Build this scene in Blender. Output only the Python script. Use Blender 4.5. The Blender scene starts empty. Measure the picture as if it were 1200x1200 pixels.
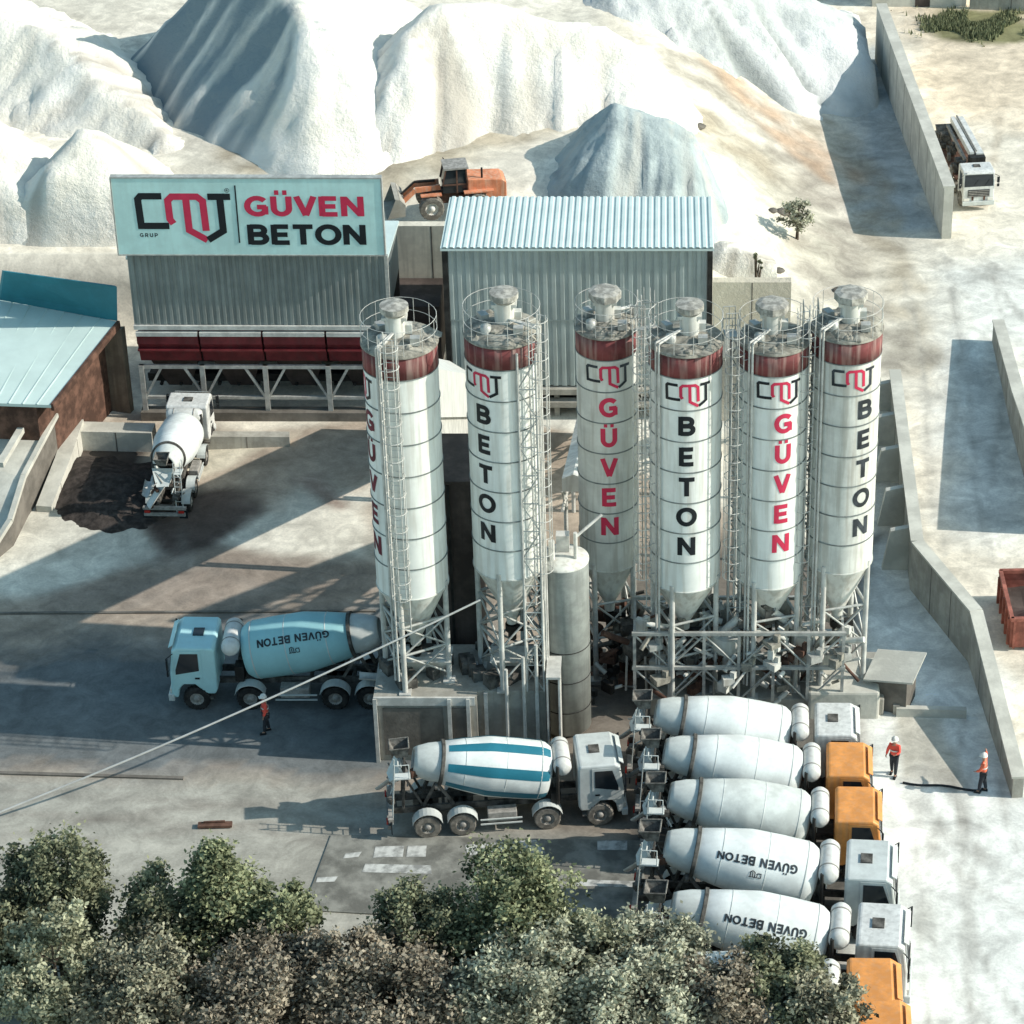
import bpy, bmesh, math, random
from mathutils import Vector, Matrix, noise
R = math.radians
rnd = random.Random(11)
scene = bpy.context.scene
COL = scene.collection
# ------------------------------------------------------------------ camera model
H = 67.4; PITCH = R(32.0); FPX = 3400.0; PPX = 780.0
SN, CS = math.sin(PITCH), math.cos(PITCH)
def G(px, py, z=0.0):
    """photo pixel -> point of the horizontal plane at height z"""
    v = (py-600)/FPX
    d = (H-z)/(SN+v*CS)
    return Vector(((px-PPX)/FPX*d, d*(CS-v*SN), z))
def ZA(Y, py):
    w = (600-py)/FPX
    return H - Y*(SN-w*CS)/(CS+w*SN)
def DEP(Y, z): return Y*CS+(H-z)*SN
def XA(px, Y, z): return (px-PPX)/FPX*DEP(Y, z)
def PY(Y, z): return 600-FPX*(Y*SN-(H-z)*CS)/DEP(Y, z)

# ------------------------------------------------------------------ materials
def N(nt, t, **kw):
    n = nt.nodes.new(t)
    for k, v in kw.items(): setattr(n, k, v)
    return n
def mat(name, col, rough=.7, metal=0.0, var=.18, scale=1.5, col2=None, bump=0.0, bscale=8, streak=0.0, spec=.3, lo=.42, hi=.62, coord='Object', stc=None):
    m = bpy.data.materials.new(name); m.use_nodes = True
    nt = m.node_tree; b = nt.nodes['Principled BSDF']; L = nt.links.new
    b.inputs['Roughness'].default_value = rough; b.inputs['Metallic'].default_value = metal
    b.inputs['Specular IOR Level'].default_value = spec
    tc = N(nt, 'ShaderNodeTexCoord')
    no = N(nt, 'ShaderNodeTexNoise'); no.inputs['Scale'].default_value = scale; no.inputs['Detail'].default_value = 7; no.inputs['Roughness'].default_value = .65
    L(tc.outputs[coord], no.inputs['Vector'])
    r = N(nt, 'ShaderNodeValToRGB'); r.color_ramp.elements[0].position = lo; r.color_ramp.elements[1].position = hi
    c2 = col2 if col2 else tuple(c*(1-var*2) for c in col)
    r.color_ramp.elements[0].color = (*c2, 1); r.color_ramp.elements[1].color = (*col, 1)
    L(no.outputs['Fac'], r.inputs['Fac'])
    out = r.outputs['Color']
    if streak > 0:
        mp = N(nt, 'ShaderNodeMapping'); mp.inputs['Scale'].default_value = (5, 5, .35)
        L(tc.outputs['Object'], mp.inputs['Vector'])
        n2 = N(nt, 'ShaderNodeTexNoise'); n2.inputs['Scale'].default_value = 1.0; n2.inputs['Detail'].default_value = 5
        L(mp.outputs['Vector'], n2.inputs['Vector'])
        r2 = N(nt, 'ShaderNodeValToRGB'); r2.color_ramp.elements[0].position = .47; r2.color_ramp.elements[1].position = .66
        r2.color_ramp.elements[0].color = (0, 0, 0, 1); r2.color_ramp.elements[1].color = (streak, streak, streak, 1)
        L(n2.outputs['Fac'], r2.inputs['Fac'])
        mx = N(nt, 'ShaderNodeMixRGB'); mx.blend_type = 'MIX'
        L(r2.outputs['Color'], mx.inputs['Fac']); L(out, mx.inputs['Color1'])
        mx.inputs['Color2'].default_value = (*(stc or tuple(c*.45 for c in col)), 1)
        out = mx.outputs['Color']
    L(out, b.inputs['Base Color'])
    if bump > 0:
        n3 = N(nt, 'ShaderNodeTexNoise'); n3.inputs['Scale'].default_value = bscale; n3.inputs['Detail'].default_value = 6
        L(tc.outputs[coord], n3.inputs['Vector'])
        bp = N(nt, 'ShaderNodeBump'); bp.inputs['Strength'].default_value = bump; bp.inputs['Distance'].default_value = .035
        L(n3.outputs['Fac'], bp.inputs['Height']); L(bp.outputs['Normal'], b.inputs['Normal'])
    return m
M = {}
M['white'] = mat('white_paint', (.68, .68, .65), .45, var=.07, streak=.35, stc=(.36, .33, .28))
M['cap'] = mat('dusty_cap', (.47, .45, .40), .8, var=.25, scale=4)
M['silo'] = mat('silo_paint', (.84, .85, .81), .5, var=.05, scale=.8, streak=.5, stc=(.50, .47, .41))
M['silo_dusty'] = mat('silo_paint_dusty', (.70, .70, .65), .6, var=.10, scale=.8, streak=.6, stc=(.38, .35, .30))
M['steel'] = mat('galvanised_steel', (.50, .50, .47), .45, .2, var=.15, scale=3)
M['pale_steel'] = mat('pale_steel', (.62, .61, .57), .5, 0, var=.14, scale=2)
M['ring'] = mat('grey_seam', (.24, .26, .25), .6, var=.2)
M['band'] = mat('maroon_band', (.21, .055, .055), .7, var=.22, scale=1.2, streak=.75, stc=(.36, .25, .22))
M['red'] = mat('sign_red', (.62, .035, .09), .5, var=.06)
M['shadered'] = mat('sign_red_painted_shade', (.16, .025, .04), .6, var=.2)  # sign red with the shade of the silo's left side painted in
M['black'] = mat('sign_black', (.012, .016, .02), .5, var=.1)
M['signpanel'] = mat('sign_panel', (.56, .80, .77), .5, var=.07, scale=.8, streak=.25, stc=(.44, .62, .58))
M['dust'] = mat('cement_dust', (.36, .34, .29), .95, var=.25, scale=3, bump=.6, bscale=5)
M['corr'] = mat('corrugated_grey', (.27, .30, .29), .5, .1, var=.12, scale=.5, streak=.5, stc=(.15, .16, .15))
M['corr2'] = mat('corrugated_pale', (.40, .46, .45), .5, .1, var=.10, scale=.5, streak=.5, stc=(.26, .29, .28))
M['roof'] = mat('roof_sheet', (.60, .70, .68), .5, .0, var=.05, scale=.6)
M['tealroof'] = mat('teal_roof', (.56, .68, .64), .55, .0, var=.05, scale=.5)
M['tealdark'] = mat('teal_roof_painted_shade', (.035, .20, .25), .55, .0, var=.10, scale=.5)  # darker teal paints the roof plane turned away from the sun
M['hopper'] = mat('hopper_red', (.21, .03, .035), .6, var=.2, scale=1, streak=.4, stc=(.12, .04, .04))
M['conc'] = mat('concrete', (.42, .40, .35), .9, var=.16, scale=1.0, bump=.3, streak=.4, stc=(.26, .24, .20))
M['concpale'] = mat('pale_concrete', (.60, .58, .51), .9, var=.12, scale=.8, bump=.3)
M['concbrown'] = mat('brown_stained_concrete', (.27, .215, .16), .9, var=.2, scale=.6, bump=.3, streak=.6)
M['concdark'] = mat('dark_concrete', (.20, .18, .155), .9, var=.2, scale=.8, bump=.3)
M['brown'] = mat('brown_cladding', (.11, .085, .075), .8, var=.25, scale=.7, streak=.4)
M['rust'] = mat('rusty_steel', (.16, .085, .06), .85, var=.3, scale=1.5)
M['darkmetal'] = mat('dark_metal', (.045, .043, .04), .6, .2, var=.3, scale=2)
M['chassis'] = mat('dusty_chassis', (.15, .14, .125), .8, var=.35, scale=2)
M['tyre'] = mat('tyre_rubber', (.04, .038, .036), .9, var=.3, scale=4)
M['dustytyre'] = mat('dusty_tyre', (.26, .24, .21), .95, var=.25, scale=4)
M['hopperdirt'] = mat('cement_crusted_hopper', (.23, .22, .20), .95, var=.35, scale=3)
M['rim'] = mat('rim_paint', (.38, .36, .33), .6, var=.2, scale=4)
M['glass'] = mat('dark_glass', (.02, .025, .03), .08, 0, var=.1, spec=.6)
M['cabwhite'] = mat('cab_white', (.74, .74, .71), .45, var=.12, scale=1.4, streak=.4, spec=.4)
M['cabteal'] = mat('cab_pale_teal', (.44, .70, .72), .35, var=.05, scale=1.2, spec=.5)
M['cabgrey'] = mat('cab_pale_grey', (.60, .63, .61), .4, var=.1, scale=1.2, spec=.5)
M['caborange'] = mat('cab_orange', (.80, .33, .09), .5, var=.12, scale=1.6, spec=.4, streak=.4, stc=(.55, .30, .16))
M['drumwhite'] = mat('drum_white', (.78, .81, .79), .6, var=.10, scale=1.1, streak=.0)
M['drumdusty'] = mat('drum_dusty', (.66, .69, .66), .6, var=.13, scale=1.0)
M['drumteal'] = mat('drum_teal', (.32, .58, .61), .5, var=.05, scale=1.0)
M['bluestripe'] = mat('stripe_blue', (.02, .17, .24), .5, var=.06)
M['lettergrey'] = mat('letter_dark', (.05, .06, .07), .6, var=.3)
M['lamp'] = mat('lamp_glass', (.75, .72, .66), .2, var=.05)
M['redlamp'] = mat('red_lamp', (.5, .03, .02), .3, var=.05)
M['loader'] = mat('loader_orange', (.72, .27, .14), .7, var=.16, scale=1.5, streak=.5, stc=(.60, .45, .34))
M['skin'] = mat('skin', (.42, .24, .17), .6, var=.08)
M['vest'] = mat('hi_vis_red', (.80, .10, .07), .7, var=.06)
M['vest2'] = mat('hi_vis_orange', (.82, .17, .09), .7, var=.06)
M['trouser'] = mat('dark_trousers', (.04, .045, .055), .9, var=.2)
M['helmet'] = mat('helmet_white', (.78, .76, .70), .4, var=.04)
M['bark'] = mat('bark', (.13, .10, .075), .95, var=.3, scale=5, bump=.4)
M['cable'] = mat('cable_pale', (.58, .57, .54), .7, var=.08)
M['redbin'] = mat('bin_red', (.42, .15, .11), .8, var=.25, scale=1.4)
M['mud'] = mat('dark_wet_aggregate', (.075, .06, .052), .95, var=.3, scale=3, bump=.8, bscale=6)
M['tank'] = mat('tank_grey', (.36, .38, .36), .6, var=.12, streak=.4)
M['wallbeige'] = mat('beige_concrete', (.80, .75, .63), .9, var=.12, scale=.7, streak=.4)
M['paint'] = mat('line_paint', (.56, .56, .53), .9, var=.28, scale=2.5)

def sand(name, base, dark, streakc, amt, warm=None, scale=.25):
    m = bpy.data.materials.new(name); m.use_nodes = True
    nt = m.node_tree; b = nt.nodes['Principled BSDF']; L = nt.links.new
    b.inputs['Roughness'].default_value = 1; b.inputs['Specular IOR Level'].default_value = .05
    tc = N(nt, 'ShaderNodeTexCoord')
    n1 = N(nt, 'ShaderNodeTexNoise'); n1.inputs['Scale'].default_value = scale; n1.inputs['Detail'].default_value = 9; n1.inputs['Roughness'].default_value = .6
    n1.inputs['Distortion'].default_value = .8
    L(tc.outputs['Object'], n1.inputs['Vector'])
    r1 = N(nt, 'ShaderNodeValToRGB'); r1.color_ramp.elements[0].position = .36; r1.color_ramp.elements[1].position = .58
    r1.color_ramp.elements[0].color = (*dark, 1); r1.color_ramp.elements[1].color = (*base, 1)
    L(n1.outputs['Fac'], r1.inputs['Fac'])
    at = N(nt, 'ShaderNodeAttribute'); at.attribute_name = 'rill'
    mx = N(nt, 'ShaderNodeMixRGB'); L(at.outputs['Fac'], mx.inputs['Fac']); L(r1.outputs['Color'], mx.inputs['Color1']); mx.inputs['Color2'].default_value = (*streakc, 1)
    L(mx.outputs['Color'], b.inputs['Base Color'])
    n3 = N(nt, 'ShaderNodeTexNoise'); n3.inputs['Scale'].default_value = 2.2; n3.inputs['Detail'].default_value = 8; n3.inputs['Roughness'].default_value = .7
    L(tc.outputs['Object'], n3.inputs['Vector'])
    bp = N(nt, 'ShaderNodeBump'); bp.inputs['Strength'].default_value = .6; bp.inputs['Distance'].default_value = amt
    L(n3.outputs['Fac'], bp.inputs['Height']); L(bp.outputs['Normal'], b.inputs['Normal'])
    return m
M['sandwhite'] = sand('white_sand', (.90, .86, .78), (.76, .72, .63), (.50, .46, .40), .35)
M['sandshade'] = sand('white_sand_painted_shade', (.90, .86, .78), (.76, .72, .63), (.24, .29, .31), .35)  # white sand; streak colour paints the shaded flank blue grey
M['sandgrey'] = sand('grey_gravel', (.44, .50, .50), (.30, .35, .36), (.50, .50, .46), .3, scale=.6)
M['sandpale'] = sand('pale_gravel', (.70, .71, .69), (.50, .52, .51), (.34, .36, .35), .3)
M['sandbeige'] = sand('beige_sand', (.62, .56, .46), (.48, .43, .35), (.42, .37, .30), .25)

# ------------------------------------------------------------------ mesh builder
SPLIT = {'braces': 'brace', 'corner_post': 0, 'roof_valves': 'roof_valve', 'weigh_hopper': 0, 'support_leg': 0, 'hoop': 0, 'flange': 0, 'wiper': 0, 'drum_support': 0, 'strap': 0,
         'pump_unit': 0, 'mud_flap': 0, 'step': 0, 'mudguard': 0, 'linkage': 0, 'emblem_letter': 0, 'emblem_monogram': 0, 'side_cladding': 0, 'wall_posts': 'wall_post', 'pipes': 'pipe', 'panel': 0, 'posts': 'post', 'bin_hoppers': 'bin_hopper', 'fingers': 'finger', 'lift_arm': 0, 'weld_seam': 0, 'filling_pipe': 0}
class MB:
    def __init__(s): s.v = []; s.f = []; s.sm = []; s.g = []
    def add(s, vs, fs, smooth=False):
        o = len(s.v); s.v += [Vector(v) for v in vs]; s.g.append((o, len(s.v), len(s.f), len(s.f)+len(fs)))
        for f in fs: s.f.append([i+o for i in f]); s.sm.append(smooth)
    def box(s, c, size, rz=0, mtx=None, taper=None):
        x, y, z = (a/2 for a in size); t = taper or (1, 1)
        vs = [Vector((sx*x*(t[0] if sz > 0 else 1), sy*y*(t[1] if sz > 0 else 1), sz*z)) for sz in (-1, 1) for sy in (-1, 1) for sx in (-1, 1)]
        m = mtx or Matrix.Rotation(rz, 4, 'Z')
        vs = [m @ v + Vector(c) for v in vs]
        s.add(vs, [(0, 2, 3, 1), (4, 5, 7, 6), (0, 1, 5, 4), (2, 6, 7, 3), (0, 4, 6, 2), (1, 3, 7, 5)])
    def bb(s, a, b):
        s.box([(p+q)/2 for p, q in zip(a, b)], [abs(q-p) for p, q in zip(a, b)])
    def beam(s, a, b, w=.1, h=None):
        a, b = Vector(a), Vector(b); d = b-a; l = d.length
        if l < 1e-6: return
        q = d.to_track_quat('X', 'Z').to_matrix().to_4x4()
        s.box((a+b)/2, (l, w, h or w), mtx=q)
    def cyl(s, a, b, r0, r1=None, n=12, cap=True, smooth=True):
        a, b = Vector(a), Vector(b); r1 = r0 if r1 is None else r1
        q = (b-a).to_track_quat('Z', 'X').to_matrix()
        vs = []
        for p, r in ((a, r0), (b, r1)):
            for i in range(n):
                t = 2*math.pi*i/n; vs.append(p+q @ Vector((r*math.cos(t), r*math.sin(t), 0)))
        s.add(vs, [(i, (i+1) % n, n+(i+1) % n, n+i) for i in range(n)], smooth)
        if cap: s.add(vs, [tuple(range(n-1, -1, -1)), tuple(range(n, 2*n))])
    def lathe(s, prof, org=(0, 0, 0), axis=(0, 0, 1), n=32, a0=0, a1=2*math.pi, smooth=True):
        """prof: list of (r, h) along axis"""
        q = Vector(axis).normalized().to_track_quat('Z', 'Y').to_matrix(); o = Vector(org)
        full = abs(a1-a0-2*math.pi) < 1e-6; c = n if full else n+1
        vs = []
        for r, h in prof:
            for i in range(c):
                t = a0+(a1-a0)*i/n; vs.append(o+q @ Vector((r*math.cos(t), r*math.sin(t), h)))
        fs = []
        for j in range(len(prof)-1):
            for i in range(n):
                k = (i+1) % c
                fs.append((j*c+i, j*c+k, (j+1)*c+k, (j+1)*c+i))
        s.add(vs, fs, smooth)
    def tube(s, pts, r, n=6, closed=False):
        pts = [Vector(p) for p in pts]
        m = len(pts)
        for i in range(m if closed else m-1): s.cyl(pts[i], pts[(i+1) % m], r, n=n, cap=True)
    def ring(s, c, rad, r, z, n=24, a0=0, a1=2*math.pi, tn=5):
        full = abs(a1-a0-2*math.pi) < 1e-6
        k = n if full else n+1
        s.tube([(c[0]+rad*math.cos(a0+(a1-a0)*i/n), c[1]+rad*math.sin(a0+(a1-a0)*i/n), z) for i in range(k)], r, tn, full)
    def prism(s, poly, ext, mtx=None):
        """poly: 3-D points, ext: extrusion vector"""
        e = Vector(ext); p = [Vector(a) for a in poly]; n = len(p)
        vs = p+[a+e for a in p]
        s.add(vs, [tuple(range(n-1, -1, -1)), tuple(range(n, 2*n))]+[(i, (i+1) % n, n+(i+1) % n, n+i) for i in range(n)])
    def quad(s, *p): s.add(p, [tuple(range(len(p)))])
    def pieces(s, e=.03):
        B = []
        for a, b, c, d in s.g:
            B.append([Vector([min(s.v[i][k] for i in range(a, b)) for k in range(3)])-Vector((e, e, e)), Vector([max(s.v[i][k] for i in range(a, b)) for k in range(3)])+Vector((e, e, e)), [(a, b, c, d)]])
        ch = True
        while ch:
            ch = False; out = []
            for b in B:
                for o in out:
                    if all(b[0][k] <= o[1][k] and o[0][k] <= b[1][k] for k in range(3)):
                        o[0] = Vector([min(o[0][k], b[0][k]) for k in range(3)]); o[1] = Vector([max(o[1][k], b[1][k]) for k in range(3)]); o[2] += b[2]; ch = True; break
                else: out.append(b)
            B = out
        r = []
        for b in B:
            m = MB()
            for a, b1, c, d in sorted(b[2]): m.add(s.v[a:b1], [[i-a for i in f] for f in s.f[c:d]]); m.sm[-(d-c):] = s.sm[c:d]
            r.append(m)
        return r
    def build(s, name, m, parent=None, loc=(0, 0, 0), rz=0, bev=0, fix=True):
        if parent is not None and name in SPLIT:
            nm = SPLIT[name] or name; r = None
            for q in s.pieces():
                o = q.build1(nm, m, parent, loc, rz, bev, fix); r = r or o
            return r
        return s.build1(name, m, parent, loc, rz, bev, fix)
    def build1(s, name, m, parent=None, loc=(0, 0, 0), rz=0, bev=0, fix=True):
        me = bpy.data.meshes.new(name); me.from_pydata(s.v, [], s.f); me.update()
        for p, q in zip(me.polygons, s.sm): p.use_smooth = q
        if fix:
            b = bmesh.new(); b.from_mesh(me); bmesh.ops.recalc_face_normals(b, faces=b.faces); b.to_mesh(me); b.free()
        me.materials.append(m)
        o = bpy.data.objects.new(name, me); COL.objects.link(o); o.location = loc; o.rotation_euler.z = rz
        if parent: o.parent = parent
        if bev:
            md = o.modifiers.new('edge', 'BEVEL'); md.width = bev; md.segments = 2; md.limit_method = 'ANGLE'; md.angle_limit = R(50)
        return o
def tag(o, label=None, cat=None, group=None, kind=None):
    if label: o['label'] = label
    if cat: o['category'] = cat
    if group: o['group'] = group
    if kind: o['kind'] = kind
    return o
def empty(name, loc, rz=0, label=None, cat=None, group=None):
    o = bpy.data.objects.new(name, None); o.empty_display_size = .3; COL.objects.link(o)
    o.location = loc; o.rotation_euler.z = rz
    return tag(o, label, cat, group)
def kids(o): return [c for c in bpy.data.objects if c.parent == o]
def copy_tree(o, parent=None, swap=None, skip=()):
    c = o.copy(); COL.objects.link(c); c.parent = parent
    if swap and c.type == 'MESH':
        for i, sl in enumerate(c.material_slots):
            src = o.material_slots[i].material
            if src and src.name in swap:
                sl.link = 'OBJECT'; sl.material = swap[src.name]
    for ch in kids(o):
        if ch.name.split('.')[0] in skip: continue
        copy_tree(ch, c, swap, skip)
    return c

# ------------------------------------------------------------------ lettering
def arc(cx, cy, rx, ry, a0, a1, n=14):
    return [(cx+rx*math.cos(R(a0+(a1-a0)*i/n)), cy+ry*math.sin(R(a0+(a1-a0)*i/n))) for i in range(n+1)]
T_ = .21
def glyph(ch):
    if ch == 'B': return [[(.1, 0), (.1, 1)], [(.1, .9), (.42, .9)]+arc(.42, .71, .2, .19, 90, -90, 8)[1:-1]+[(.42, .52), (.1, .52)], [(.1, .5), (.45, .5)]+arc(.45, .3, .22, .2, 90, -90, 8)[1:-1]+[(.45, .1), (.1, .1)]], .77
    if ch == 'E': return [[(.1, 0), (.1, 1)], [(.1, .9), (.64, .9)], [(.1, .5), (.6, .5)], [(.1, .1), (.66, .1)]], .7
    if ch == 'T': return [[(0, .9), (.74, .9)], [(.37, 0), (.37, .85)]], .74
    if ch == 'O': return [arc(.46, .5, .38, .41, 0, 360, 24)], .92
    if ch == 'N': return [[(.1, 0), (.1, 1)], [(.13, .93), (.69, .07)], [(.72, 0), (.72, 1)]], .82
    if ch == 'G': return [arc(.46, .5, .37, .41, 42, 318, 18)+[(.74, .22)], [(.74, .08), (.74, .5)], [(.45, .46), (.8, .46)]], .86
    if ch == 'V': return [[(.08, 1), (.40, .04)], [(.72, 1), (.40, .04)]], .8
    if ch in 'UÜ':
        s = [[(.1, 1), (.1, .42)]+arc(.38, .4, .28, .3, 180, 360, 12)+[(.66, .42), (.66, 1)]]
        if ch == 'Ü': s += [[(.15, 1.19), (.31, 1.19)], [(.45, 1.19), (.61, 1.19)]]
        return s, .76
    if ch == 'R': return [[(.1, 0), (.1, 1)], [(.1, .9), (.42, .9)]+arc(.42, .68, .22, .22, 90, -90, 8)[1:-1]+[(.42, .46), (.1, .46)], [(.4, .42), (.66, 0)]], .74
    if ch == 'P': return [[(.1, 0), (.1, 1)], [(.1, .9), (.42, .9)]+arc(.42, .66, .24, .24, 90, -90, 8)[1:-1]+[(.42, .42), (.1, .42)]], .72
    return [], .4
def strip(pts, t, sub=.12):
    """thick polyline -> quads in 2-D"""
    P = [Vector(p) for p in pts]; Q = [P[0]]
    for a, b in zip(P, P[1:]):
        k = max(1, int((b-a).length/sub))
        for i in range(1, k+1): Q.append(a.lerp(b, i/k))
    closed = (Q[0]-Q[-1]).length < 1e-5
    n = len(Q); L, Rr = [], []
    for i, p in enumerate(Q):
        a = Q[i-1] if i > 0 else (Q[-2] if closed else None)
        b = Q[i+1] if i < n-1 else (Q[1] if closed else None)
        d1 = (p-a).normalized() if a is not None else None
        d2 = (b-p).normalized() if b is not None else None
        if d1 is None: d1 = d2
        if d2 is None: d2 = d1
        nn = Vector((-(d1+d2).y, (d1+d2).x))
        nn = nn.normalized() if nn.length > 1e-6 else Vector((-d1.y, d1.x))
        k = max(.45, nn.dot(Vector((-d1.y, d1.x))))
        L.append(p+nn*t/2/k); Rr.append(p-nn*t/2/k)
    qs = []
    for i in range(n-1):
        for w0, w1 in ((0, .5), (.5, 1)):
            qs.append([Rr[i].lerp(L[i], w0), Rr[i+1].lerp(L[i+1], w0), Rr[i+1].lerp(L[i+1], w1), Rr[i].lerp(L[i], w1)])
    return qs
def lay(mb, strokes, fn, t=T_):
    for k, s in enumerate(strokes):
        for q in strip(s, t): mb.add([fn(p.x, p.y, (k % 5)*.0022) for p in q], [(0, 1, 2, 3)])
def text_strokes(txt, gap=.12):
    out = []; x = 0
    for ch in txt:
        g, w = glyph(ch)
        out += [[(a+x, b) for a, b in s] for s in g]; x += w+gap
    return out, x-gap
def lg(pts): return [((x-160)/450, (600-y)/450) for x, y in pts]
def word_objs(txt, fn, t, name, m, parent, gap=.12):
    x = 0
    for ch in txt:
        g, w = glyph(ch)
        if g: mb = MB(); lay(mb, [[(a+x, b) for a, b in q] for q in g], fn, t); mb.build1(name, m, parent)
        x += w+gap
LOGO_BLACK = [lg([(372, 185), (205, 185), (182, 212), (190, 445), (412, 445)]), lg([(735, 188), (915, 188)]), lg([(832, 200), (838, 487), (712, 568)])]
LOGO_RED = [lg([(448, 425), (422, 385), (418, 222), (452, 188), (650, 188), (694, 226), (702, 488)]), lg([(562, 200), (568, 482), (706, 570)])]
def planar(o, ux, uz, nrm, s):
    o, ux, uz, nrm = Vector(o), Vector(ux), Vector(uz), Vector(nrm)
    return lambda u, v, k: o+ux*(u*s)+uz*(v*s)+nrm*(.012+k)

# ------------------------------------------------------------------ world, sun, camera
w = bpy.data.worlds.new("World"); scene.world = w; w.use_nodes = True
nt = w.node_tree; bg = nt.nodes['Background']
sky = N(nt, 'ShaderNodeTexSky'); sky.sky_type = 'NISHITA'; sky.sun_disc = False
SUNV = Vector((1, -.10, .645)).normalized()
sky.sun_elevation = math.asin(SUNV.z); sky.sun_rotation = math.atan2(SUNV.x, SUNV.y)
tint = N(nt, 'ShaderNodeMixRGB'); tint.blend_type = 'MULTIPLY'; tint.inputs['Fac'].default_value = 1; tint.inputs['Color2'].default_value = (1.18, 1.42, 1.24, 1)
nt.links.new(sky.outputs['Color'], tint.inputs['Color1']); nt.links.new(tint.outputs['Color'], bg.inputs['Color'])
bg.inputs['Strength'].default_value = .15
sd = bpy.data.lights.new('sun', 'SUN'); sd.energy = 5.0; sd.angle = R(.5); sd.color = (1, .945, .85)
so = bpy.data.objects.new('sun', sd); COL.objects.link(so); so.rotation_euler = SUNV.to_track_quat('Z', 'Y').to_euler(); so.location = (60, 60, 90)
cd = bpy.data.cameras.new('camera'); cam = bpy.data.objects.new('camera', cd); COL.objects.link(cam)
cam.location = (0, 0, H); cam.rotation_euler = (R(90)-PITCH, 0, 0)
cd.sensor_width = 36; cd.lens = FPX/1200*36; cd.shift_x = -(PPX-600)/1200; cd.clip_end = 6000; cd.clip_start = 1
scene.camera = cam
scene.view_settings.view_transform = 'Standard'; scene.view_settings.look = 'None'; scene.view_settings.exposure = 0

# ------------------------------------------------------------------ ground
def S(t): t = max(0, min(1, t)); return t*t*(3-2*t)
YW = 124.0
def ground_h(x, y):
    k = 1-S((x+4)/15.0)
    h = (4*S((y-YW-.1)/.7)+2*S((y-YW-1)/6))*k
    if x < -24: h *= 1
    return h
def inpoly(x, y, P):
    c = False; j = len(P)-1
    for i in range(len(P)):
        xi, yi = P[i]; xj, yj = P[j]
        if (yi > y) != (yj > y) and x < (xj-xi)*(y-yi)/(yj-yi)+xi: c = not c
        j = i
    return c
REG = []
def reg(pix, col, soft=.4, nz=.5, z=0):
    P = [(g.x, g.y) for g in (G(a, b, z) for a, b in pix)]
    bx = (min(p[0] for p in P)-2, max(p[0] for p in P)+2, min(p[1] for p in P)-2, max(p[1] for p in P)+2)
    REG.append((P, bx, col, soft, nz))
BASE = (.76, .70, .59)
reg([(-900, 520), (60, 500), (520, 490), (660, 500), (1000, 700), (1010, 960), (1010, 1500), (-900, 1500)], (.41, .335, .265), .4, .8)
reg([(-900, 757), (230, 757), (280, 722), (440, 700), (560, 700), (560, 912), (-900, 897)], (.155, .165, .165), .9, 1.0)  # cast shadow of the silos painted into the ground colour
reg([(-900, 905), (440, 915), (440, 940), (700, 980), (760, 1010), (760, 1500), (-900, 1500)], (.37, .355, .31), .5, .3)
reg([(60, 505), (345, 505), (150, 600), (70, 600)], (.66, .60, .48), .3, .5)
reg([(-60, 480), (80, 470), (160, 600), (190, 640), (60, 700), (-60, 720)], (.72, .68, .58), .6, 1.2)
reg([(120, 660), (260, 610), (440, 560), (440, 655), (330, 665), (240, 650)], (.72, .67, .57), .5, 1.0)
reg([(60, 700), (240, 655), (440, 660), (440, 700), (330, 715), (60, 716)], (.33, .27, .22), .5, .6)
reg([(350, 570), (385, 560), (420, 595), (395, 600)], (.35, .27, .22), .3, .6)
reg([(60, 545), (95, 520), (175, 512), (175, 603), (50, 600)], (.085, .07, .06), .3, .6)
reg([(170, 610), (270, 565), (300, 600), (240, 650), (185, 660)], (.13, .10, .085), .3, .8)
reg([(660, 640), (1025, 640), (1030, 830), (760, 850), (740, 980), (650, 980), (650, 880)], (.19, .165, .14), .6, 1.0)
reg([(545, 470), (840, 470), (840, 505), (545, 505)], (.78, .76, .68), .3, .5)
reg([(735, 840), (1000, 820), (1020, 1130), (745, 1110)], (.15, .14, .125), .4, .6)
reg([(1020, 640), (1110, 660), (1200, 880), (1500, 1500), (1020, 1500), (1000, 1150), (1000, 800)], (.80, .80, .75), .4, .8)
reg([(1050, 838), (1110, 838), (1130, 925), (1050, 915)], (.52, .49, .42), .2, .3)
reg([(1000, 60), (1040, 50), (1100, 278), (1006, 272)], (.46, .48, .47), .4, .6)  # shadow of the long wall also darkened into the ground tone
reg([(1040, 0), (1300, 0), (1300, 140), (1080, 160)], (.76, .64, .49), 1.2, 2.0)
reg([(1090, 18), (1200, 12), (1230, 45), (1110, 48)], (.24, .23, .12), .5, 1.6)
reg([(1095, 300), (1400, 290), (1400, 640), (1100, 640)], (.74, .73, .67), 1.0, 1.5)
reg([(700, 150), (880, 112), (980, 150), (1010, 270), (960, 330), (900, 290), (960, 250), (930, 190), (800, 160)], (.60, .56, .46), .8, 1.2, 5)
reg([(330, 175), (480, 150), (720, 120), (620, 160), (460, 210), (340, 205)], (.70, .63, .49), .8, 1.0, 6)
TRK = []
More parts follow.
